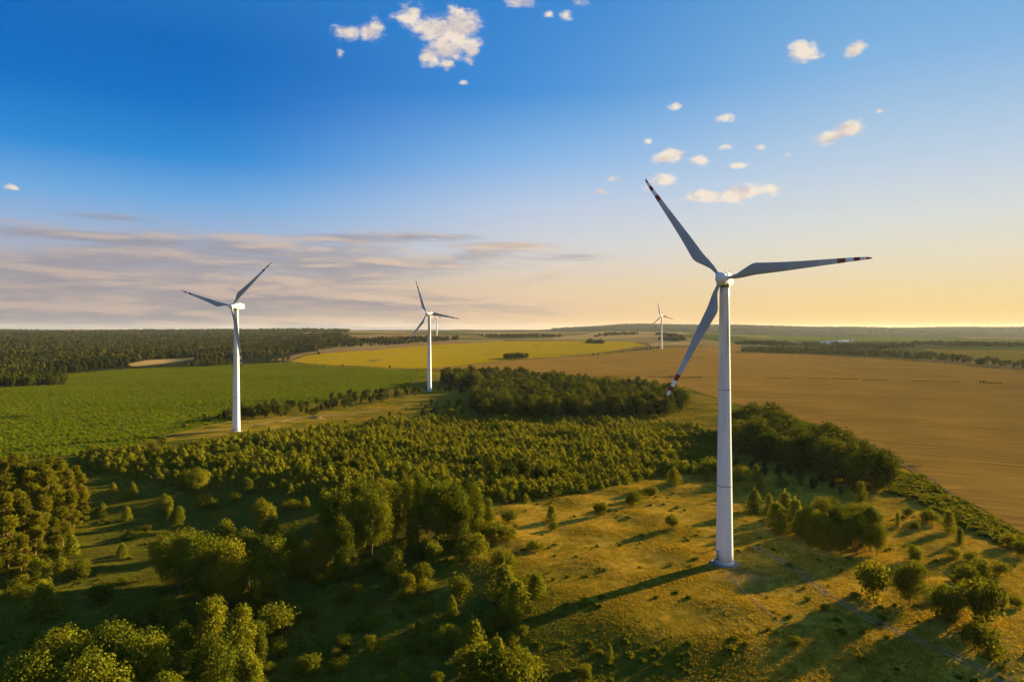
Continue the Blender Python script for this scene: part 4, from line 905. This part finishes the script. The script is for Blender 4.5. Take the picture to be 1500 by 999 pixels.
# hedgerow strips and single far trees
for i, (px, py, h, l) in enumerate(((502, 537.5, 5, 'dark bush on the left of the yellow field lower edge'), (571, 539, 5, 'dark bush on the lower edge of the yellow field near the middle turbine'), (869, 521, 6, 'two-lobed dark bush between yellow and brown fields'),
                                   (876, 521, 5, 'lower dark bush right of the two-lobed field bush'), (405, 530, 9, 'small tree by the bend of the crop edge track'), (415, 529, 11, 'larger round tree by the bend of the crop edge track'), (422, 528.5, 10, 'right hand round tree by the bend of the crop edge track'),
                                   (467, 520, 9, 'dark bushy tree at the upper left corner of the yellow field'), (110, 565, 3, 'tiny dark bush on the left part of the green field'), (280, 612.5, 4, 'bush on the sunny lower edge of the green field'), (300, 611, 3, 'tiny bush left of the left turbine'), (270, 627, 4, 'small dark bush left of the left turbine meadow'), (1441, 561.5, 4, 'left of two dark bushes alone in the brown field'), (1436, 561.5, 3.5, 'right of two dark bushes alone in the brown field'))):
    one(K_midb, 'bush' if h < 8 else 'broadleaf_tree', BUSH if h < 8 else TREE, px, py, h, l, None, 1.1, False)
for i in range(16):
    u = i / 15.0; one(K_midb, 'bush', BUSH, 888 + 75 * u, 518.8 - 8.0 * u, 3 + 4 * u, 'bush in the thin hedgerow climbing between yellow and brown fields', 'hedgerow bushes between the fields', 1.3, False)

# ------------------------------------------------------------------ masses of plants merged into one mesh each
def plain(shape, H, W, nleaf, leaf, seeds, base=900):
    out = []
    for s in seeds:
        (V, Fc, T), _ = tree_data(shape, base + s, H, W, nleaf, leaf); out.append((V, Fc, T))
    return out
def mass(name, XY, variants, scale, wide, material, rs, label, cat, tint_shift=None, sink=0.1):
    n = len(XY); Z = terrain(XY[:, 0], XY[:, 1]) - sink; rot = rs.uniform(0, 6.283, n); vi = rs.integers(0, len(variants), n)
    VV, FF, TT, o = [], [], [], 0
    for k, (V, Fc, T) in enumerate(variants):
        m = np.where(vi == k)[0]
        if not len(m): continue
        c, s = np.cos(rot[m])[:, None], np.sin(rot[m])[:, None]; sw = (scale[m] * wide[m])[:, None]
        X = (V[None, :, 0] * c - V[None, :, 1] * s) * sw + XY[m, 0:1]; Y = (V[None, :, 0] * s + V[None, :, 1] * c) * sw + XY[m, 1:2]; ZZ = V[None, :, 2] * scale[m][:, None] + Z[m][:, None]
        VV.append(np.stack([X, Y, ZZ], 2).reshape(-1, 3))
        FF.append((Fc[None] + (np.arange(len(m)) * len(V))[:, None, None]).reshape(-1, Fc.shape[1]) + o); o += len(m) * len(V)
        sh = tint_shift[m] if tint_shift is not None else rs.uniform(-0.2, 0.2, len(m))
        TT.append(np.clip(T[None] * 0.6 + 0.2 + sh[:, None], 0, 1).ravel())
    me = np_mesh(name, np.concatenate(VV), np.concatenate(FF), [material], tint=np.concatenate(TT))
    return tag(link(name, me), label, cat, None, 'stuff')

stand_woods()

# the young pine plantation: the nearest pines as objects, the rest as one mass
PLANT = world_poly([(1050, 693), (965, 699), (890, 714), (800, 730), (745, 738), (700, 736), (560, 738), (470, 733), (430, 722), (330, 716), (250, 714), (215, 704), (120, 690), (120, 668), (235, 661), (330, 646), (450, 632), (520, 624), (600, 618), (690, 615), (800, 618), (900, 619), (1000, 623), (1052, 640), (1066, 668)])
Q, rs = scatter(PLANT, 3.05, 51); Q = clear_of(Q, TURBINE_SPOTS, 9)
gap = wsum(W_small, Q[:, 0] * 0.8, Q[:, 1] * 0.8) + 0.6 * rs.normal(size=len(Q)); Q = Q[gap > -1.75]
Q = Q[np.argsort(np.hypot(Q[:, 0], Q[:, 1]))]
hh = 3.3 + 0.6 * wsum(W_mid * np.array([3, 3, 1.0]), Q[:, 0], Q[:, 1]) + rs.normal(0, 1.0, len(Q)); hh = np.clip(hh, 1.6, 6.5)
for (x, y), h in zip(Q[:290], hh[:290]):
    plant(K_young, 'young_pine', TREE, x, y, h, rs.uniform(0.8, 1.15), 'young pine on the near edge of the dense plantation between grove and tower', 'young pines on the near edge of the plantation', False)
v = plain('conifer', 4, 3.6, 150, 0.62, range(5))
mass('young_pine_plantation', Q[290:], v, hh[290:] / 4.0, rs.uniform(0.8, 1.2, len(Q) - 290), M_pine, rs, 'dense young pine plantation filling the middle of the valley', 'plantation')
# broad trees standing in it
g = 'round trees in the plantation'
for px, py, h in ((700, 690, 8), (722, 700, 9), (745, 705, 9), (768, 700, 10), (790, 708, 9), (755, 690, 8), (812, 702, 7), (720, 722, 7), (735, 728, 6), (685, 705, 6), (590, 700, 7), (480, 690, 8), (500, 682, 8), (520, 690, 7), (440, 700, 7), (380, 680, 6), (340, 672, 7), (800, 660, 5), (960, 660, 6), (1000, 668, 5), (335, 690, 8), (505, 715, 7)):
    one(K_midb, 'broadleaf_tree', TREE, px, py, h, 'round broadleaf tree standing out among the young plantation pines', g, 1.05, False)
one(K_bush, 'bush', BUSH, 849, 712, 5, 'bright yellow-green bush alone at the plantation edge below the round trees', None, 0.8, False)
for px, py, h in ((660, 612, 8), (678, 608, 7), (706, 612, 9), (740, 612, 6), (765, 613, 6), (642, 618, 6)):
    one(K_midb, 'broadleaf_tree', TREE, px, py, h, 'bright shrubby tree between the plantation and the central wood', 'bright trees before the central wood', 1.2, False)
# sunlit dark trees near the left part of the plantation
for px, py, h in ((225, 668, 8), (240, 655, 7), (265, 668, 6), (180, 668, 6), (150, 672, 7), (205, 688, 7), (310, 664, 5), (360, 652, 6), (420, 640, 6), (470, 634, 5), (540, 628, 6)):
    one(K_midc, 'slender_tree', TREE, px, py, h, 'taller tree rising from the far left edge of the plantation', 'taller trees on the far left plantation edge', 1.2, False)

# far forest in the west
rs = np.random.default_rng(61)
N = 26000; D = np.exp(rs.uniform(math.log(780), math.log(6800), N)); t_ = rs.uniform(-1.05, -0.06, N); X = D * t_; Z = terrain(X, D)
px, py = CX + F * t_, EYE + F * (H0 - Z) / D
FP = [(-350, 560), (-50, 560), (60, 552), (98, 546), (150, 541), (190, 538), (183, 533), (215, 527), (285, 523), (290, 527), (283, 532), (345, 529), (400, 522), (445, 515), (510, 508.5), (600, 504), (672, 498.5), (672, 496.3), (600, 497.5), (520, 499), (500, 492), (495, 489.5), (430, 489.5), (430, 487.8), (512, 487), (512, 478), (200, 476), (0, 476), (-350, 476)]
m = inside(FP, px, py); X, D = X[m], D[m]
pt = wsum(W_mid * np.array([0.35, 0.35, 1.0]), X, D); keep = pt < 1.25; X, D, pt = X[keep], D[keep], pt[keep]
hgt = rs.uniform(9, 18, len(X)) + 1.5 * pt; wd = np.maximum(0.85, D / 2600.0) * rs.uniform(0.8, 1.25, len(X))
v = plain('broad', 16, 10, 46, 3.0, range(4)) + plain('column', 16, 6, 40, 2.4, range(3), 930)
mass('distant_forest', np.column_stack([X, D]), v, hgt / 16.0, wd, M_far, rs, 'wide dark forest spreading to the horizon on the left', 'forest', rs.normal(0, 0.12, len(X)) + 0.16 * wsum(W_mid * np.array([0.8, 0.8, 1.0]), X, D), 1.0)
# dark woods beyond the fields, east and centre
def strip_mass(name, label, boxes, seed, h0=8, h1=15, wide=1.6):
    rs = np.random.default_rng(seed); P = []
    for poly, n in boxes:
        W = np.array(world_poly(poly)); lo, hi = W.min(0), W.max(0)
        q = rs.uniform(lo, hi, (n * 6, 2)); q = q[inside([tuple(w) for w in W], q[:, 0], q[:, 1])][:n]; P.append(q)
    P = np.concatenate(P)
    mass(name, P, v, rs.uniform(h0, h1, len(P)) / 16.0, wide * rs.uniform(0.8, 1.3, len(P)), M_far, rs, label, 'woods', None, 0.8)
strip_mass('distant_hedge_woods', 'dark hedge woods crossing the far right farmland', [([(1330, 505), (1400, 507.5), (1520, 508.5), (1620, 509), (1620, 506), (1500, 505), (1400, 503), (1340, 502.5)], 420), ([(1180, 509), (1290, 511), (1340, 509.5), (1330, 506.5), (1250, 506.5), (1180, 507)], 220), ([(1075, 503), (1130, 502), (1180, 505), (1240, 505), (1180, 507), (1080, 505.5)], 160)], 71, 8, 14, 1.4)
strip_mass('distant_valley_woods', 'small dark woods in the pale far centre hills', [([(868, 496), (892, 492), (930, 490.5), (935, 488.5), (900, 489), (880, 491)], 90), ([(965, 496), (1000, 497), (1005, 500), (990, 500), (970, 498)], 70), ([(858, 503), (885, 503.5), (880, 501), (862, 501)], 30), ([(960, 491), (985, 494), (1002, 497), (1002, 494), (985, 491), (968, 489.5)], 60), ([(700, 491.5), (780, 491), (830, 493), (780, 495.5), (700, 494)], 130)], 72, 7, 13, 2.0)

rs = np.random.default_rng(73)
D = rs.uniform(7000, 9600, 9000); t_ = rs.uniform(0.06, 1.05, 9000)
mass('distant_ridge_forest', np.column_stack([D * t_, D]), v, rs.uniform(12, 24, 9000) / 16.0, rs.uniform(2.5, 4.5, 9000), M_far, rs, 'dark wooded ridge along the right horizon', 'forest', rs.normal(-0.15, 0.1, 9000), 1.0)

# grass on the knoll and in the hollow
rs = np.random.default_rng(81)
def tufts(n):
    D = 118 * np.exp(rs.uniform(0, math.log(340 / 118.0), n) ** 1.0); X = D * rs.uniform(-0.8, 0.8, n); return np.column_stack([X, D])
GQ = tufts(170000)
GQ = GQ[~inside(BROWN, GQ[:, 0], GQ[:, 1]) & ~inside(PLANT, GQ[:, 0], GQ[:, 1])]
GQ = GQ[np.hypot(GQ[:, 0] - 60, GQ[:, 1] - 192.8) > 4.5]
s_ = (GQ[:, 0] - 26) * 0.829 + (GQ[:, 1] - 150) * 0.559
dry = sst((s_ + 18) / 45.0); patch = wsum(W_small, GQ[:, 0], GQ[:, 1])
keep = rs.uniform(size=len(GQ)) < np.clip(0.62 + 0.3 * patch, 0.12, 1); GQ, dry = GQ[keep], dry[keep]
n = len(GQ); Z = terrain(GQ[:, 0], GQ[:, 1]); V = []; 
for k in range(3):
    a = rs.uniform(0, 6.283, n); h = rs.uniform(0.08, 0.24, n); w = rs.uniform(0.07, 0.17, n); dx, dy = np.cos(a), np.sin(a); lx, ly = rs.normal(0, 0.16, (2, n)); ox, oy = rs.normal(0, 0.15, (2, n))
    bx, by = GQ[:, 0] + ox, GQ[:, 1] + oy
    V.append(np.stack([np.stack([bx - dx * w, by - dy * w, Z - 0.04], 1), np.stack([bx + dx * w, by + dy * w, Z - 0.04], 1), np.stack([bx + lx + dx * w * 0.6, by + ly + dy * w * 0.6, Z + h], 1), np.stack([bx + lx - dx * w * 0.5, by + ly - dy * w * 0.5, Z + h * 0.8], 1)], 1).reshape(-1, 3))
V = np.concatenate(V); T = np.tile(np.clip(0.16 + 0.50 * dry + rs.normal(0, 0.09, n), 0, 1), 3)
tag(link('meadow_grass', np_mesh('meadow_grass', V, np.arange(len(V)).reshape(-1, 4), [M_grass], tint=T)), 'uneven dry grass growing over the knoll and hollow', 'grass', None, 'stuff')

# tall weeds along the edge of the grain field, herbs in the hollow
v = plain('bush', 1.2, 2.0, 26, 0.42, range(5), 960)
Qw, rs = scatter(world_poly([(1300, 722), (1318, 694), (1345, 697), (1385, 720), (1440, 752), (1520, 797), (1530, 822), (1440, 786), (1380, 752), (1330, 728)]), 1.5, 83)
mass('field_edge_weeds', Qw, v, rs.uniform(0.6, 1.5, len(Qw)), rs.uniform(0.8, 1.3, len(Qw)), M_weed, rs, 'band of tall green weeds along the near edge of the brown field', 'weeds')
Qw = tufts(9000); s_ = (Qw[:, 0] - 26) * 0.829 + (Qw[:, 1] - 150) * 0.559
keep = (~inside(BROWN, Qw[:, 0], Qw[:, 1])) & (~inside(PLANT, Qw[:, 0], Qw[:, 1])) & (rs.uniform(size=len(Qw)) < np.where(s_ < 5, 0.5, 0.22) * (wsum(W_small, Qw[:, 0] + 40, Qw[:, 1]) > 0.2)) & (np.hypot(Qw[:, 0] - 60, Qw[:, 1] - 192.8) > 6)
Qw = Qw[keep]
mass('meadow_herbs', Qw, v, rs.uniform(0.25, 0.8, len(Qw)), rs.uniform(0.8, 1.5, len(Qw)), M_weed, rs, 'low green herbs scattered through the meadow grass', 'herbs')
B_ = np.concatenate([a + (b - a) * np.linspace(0, 1, 110)[:, None] for a, b in zip(BOUNDARY[:-1], BOUNDARY[1:])]); B_ = B_ + rs.normal(0, 0.9, B_.shape); B_ = B_[wsum(W_small, B_[:, 0] * 0.5, B_[:, 1] * 0.5) > -0.4]
mass('boundary_weeds', B_, v, rs.uniform(0.25, 0.8, len(B_)), rs.uniform(0.9, 1.6, len(B_)), M_weed, rs, 'thin dark line of weeds crossing the brown field', 'weeds', np.full(len(B_), -0.3), -0.3)
# crop plants that give the green field its broken surface
Qc, rs = scatter(GREEN, 3.1, 85); 
v = plain('bush', 0.9, 2.2, 9, 0.75, range(5), 970)
mass('green_crop_plants', Qc, v, rs.uniform(0.4, 0.9, len(Qc)), rs.uniform(0.8, 1.3, len(Qc)), M_crop, rs, 'leafy crop plants covering the wide green field', 'crop', rs.normal(0.05, 0.12, len(Qc)), -0.25)

# ------------------------------------------------------------------ farm, village, heaps
M_wall, _t = mat('pale_plaster'); finish(_t, principled(_t, _t.mix(_t.noise(wpos(_t), 0.5, 4), (0.55, 0.52, 0.48), (0.68, 0.65, 0.6)), 0.9))
M_roofw, _t = mat('pale_sheet_roof'); finish(_t, principled(_t, _t.mix(_t.noise(wpos(_t), 0.3, 4), (0.26, 0.26, 0.27), (0.40, 0.40, 0.42)), 0.55))
M_roofr, _t = mat('red_tile_roof'); finish(_t, principled(_t, _t.mix(_t.noise(wpos(_t), 0.6, 4), (0.30, 0.10, 0.06), (0.42, 0.17, 0.10)), 0.85))
M_win, _t = mat('window_glass'); finish(_t, principled(_t, (0.03, 0.035, 0.045), 0.15, 0.5))
def house(name, label, cat, group, px, py, L, W, hw, hr, rot, roofm):
    x, y = at(px, py); o = link(name, None, loc=gp(x, y, -0.3)); o.rotation_euler = (0, 0, rot); tag(o, label, cat, group)
    bm = bmesh.new(); pts = [(-W / 2, 0), (W / 2, 0), (W / 2, hw), (0, hw + hr), (-W / 2, hw)]
    a = [bm.verts.new((-L / 2, p, q)) for p, q in pts]; b = [bm.verts.new((L / 2, p, q)) for p, q in pts]
    bm.faces.new(a[::-1]); bm.faces.new(b)
    for k in range(5): bm.faces.new((a[k], a[(k + 1) % 5], b[(k + 1) % 5], b[k]))
    bmesh.ops.recalc_face_normals(bm, faces=bm.faces); link('wall', bm_mesh('wall', bm, [M_wall]), o)
    bm = bmesh.new(); e = 0.5; sl = hr / (W / 2); th = 0.25
    for s in (-1, 1):
        q = [(s * (W / 2 + e), hw - e * sl + 0.02), (0, hw + hr + 0.02), (0, hw + hr + th), (s * (W / 2 + e), hw - e * sl + th)]
        A = [bm.verts.new((-L / 2 - e, p, z)) for p, z in q]; B = [bm.verts.new((L / 2 + e, p, z)) for p, z in q]
        bm.faces.new(A); bm.faces.new(B[::-1])
        for k in range(4): bm.faces.new((A[k], B[k], B[(k + 1) % 4], A[(k + 1) % 4]))
    bmesh.ops.recalc_face_normals(bm, faces=bm.faces); link('roof', bm_mesh('roof', bm, [roofm]), o)
    n = max(2, int(L / 5))
    for k in range(n):
        for s in (-1, 1):
            bm = bmesh.new(); xc = -L / 2 + L * (k + 0.5) / n; box(bm, (xc - 0.7, s * W / 2 - 0.06, hw * 0.4), (xc + 0.7, s * W / 2 + 0.06, hw * 0.78)); link('window', bm_mesh('window', bm, [M_win]), o)
    return o
for px, py, L, rot, l in ((1222, 502, 62, .1, 'longest pale-roofed farm shed of the far right farmstead'), (1238, 500.5, 55, .15, 'pale-roofed shed behind the longest far farm shed'), (1209, 503, 40, .1, 'low pale-roofed shed at the left end of the far farmstead'), (1237, 501.5, 24, .3, 'short bright farm shed at the right end of the far farmstead')):
    house('farm_shed', l, 'farm shed', 'sheds of the far farmstead', px, py, L, 16, 4.5, 3.5, rot, M_roofw)
x, y = at(1247, 501); o = link('silo_tower', None, loc=gp(x, y, -0.3)); tag(o, 'dark silo tower beside the short bright far farm shed', 'silo')
bm = bmesh.new(); lathe(bm, [(4, 0), (4, 15)], 20); link('wall', bm_mesh('wall', bm, [M_seam], False), o)
bm = bmesh.new(); lathe(bm, [(4.2, 15), (2.0, 17.2), (0.3, 18)], 20); link('roof', bm_mesh('roof', bm, [M_dark], False), o)
for i, (px, py) in enumerate(((436, 490), (446, 490.4), (454, 490.2), (461, 490.6), (468, 490.2), (476, 490.5), (484, 490), (491, 490.6))):
    house('village_house', 'red-roofed house of the tiny village in front of the left horizon ridge', 'house', 'houses of the far village', px, py, 20, 11, 6, 6, 0.4 * (i % 3) - 0.3, M_roofr)

def heap(name, label, cat, px, py, rx, ry, h, m, seed):
    x, y = at(px, py); rs = np.random.default_rng(seed); nr, na = 14, 40; V = []; ph = rs.uniform(0, 6.28, 6)
    for i in range(nr + 1):
        u = i / nr
        for k in range(na):
            a = 2 * math.pi * k / na; w = 1 + 0.14 * math.sin(2 * a + ph[0]) + 0.10 * math.sin(3 * a + ph[1]) + 0.05 * math.sin(7 * a + ph[2])
            X, Y = x + math.cos(a) * rx * u * w, y + math.sin(a) * ry * u * w
            V.append((X, Y, float(terrain(X, Y)) - 0.2 + (h + 0.2) * (1 - u) ** 1.1 * (0.8 + 0.22 * math.sin(5 * u + 2 * a + ph[3]) + 0.15 * math.sin(X * 1.3 + ph[4]) * math.sin(Y * 0.9 + ph[5]))))
    Fc = [(i * na + k, (i + 1) * na + k, (i + 1) * na + (k + 1) % na, i * na + (k + 1) % na) for i in range(nr) for k in range(na)]
    return tag(link(name, np_mesh(name, V, Fc, [m], smooth=True)), label, cat)
heap('soil_heap', 'brown heap of dug soil on the sunny meadow right of the left turbine', 'soil heap', 463, 613, 7.5, 5, 2.6, M_soil, 1)
heap('soil_heap', 'smaller spread of dug soil beside the brown soil heap', 'soil heap', 473, 614, 6, 5, 1.0, M_soil, 3)
heap('straw_heap', 'low pale straw heap by the track across the brown field', 'straw heap', 983, 552, 11, 4, 2.0, M_tan, 2)

# ------------------------------------------------------------------ the air
def haze():
    g_ = bpy.data.objects['ground']; c = np.empty(len(g_.data.vertices) * 3, np.float32); g_.data.vertices.foreach_get('co', c); c = c.reshape(-1, 3)
    lo, hi = c.min(0) - np.array([200, 200, 2.0]), c.max(0) + np.array([200, 200, 2.0]); hi[2] = max(hi[2], 172.0)
    bm = bmesh.new(); box(bm, lo, hi)
    m = bpy.data.materials.new('pale_air'); m.use_nodes = True; t = NT(m.node_tree); t.n.clear(); out = t.new('ShaderNodeOutputMaterial')
    p = t.new('ShaderNodeVolumePrincipled'); p.inputs['Color'].default_value = (0.80, 0.86, 0.95, 1); p.inputs['Density'].default_value = 1.2e-5; p.inputs['Anisotropy'].default_value = 0.2
    t.l.new(p.outputs[0], out.inputs['Volume'])
    o = link('haze', bm_mesh('haze', bm, [m])); tag(o, 'thin pale summer evening haze over the farmland', 'haze', None, 'stuff')
haze()
print('objects', len(bpy.data.objects), 'lo', sum(len(m.polygons) for m in bpy.data.meshes))
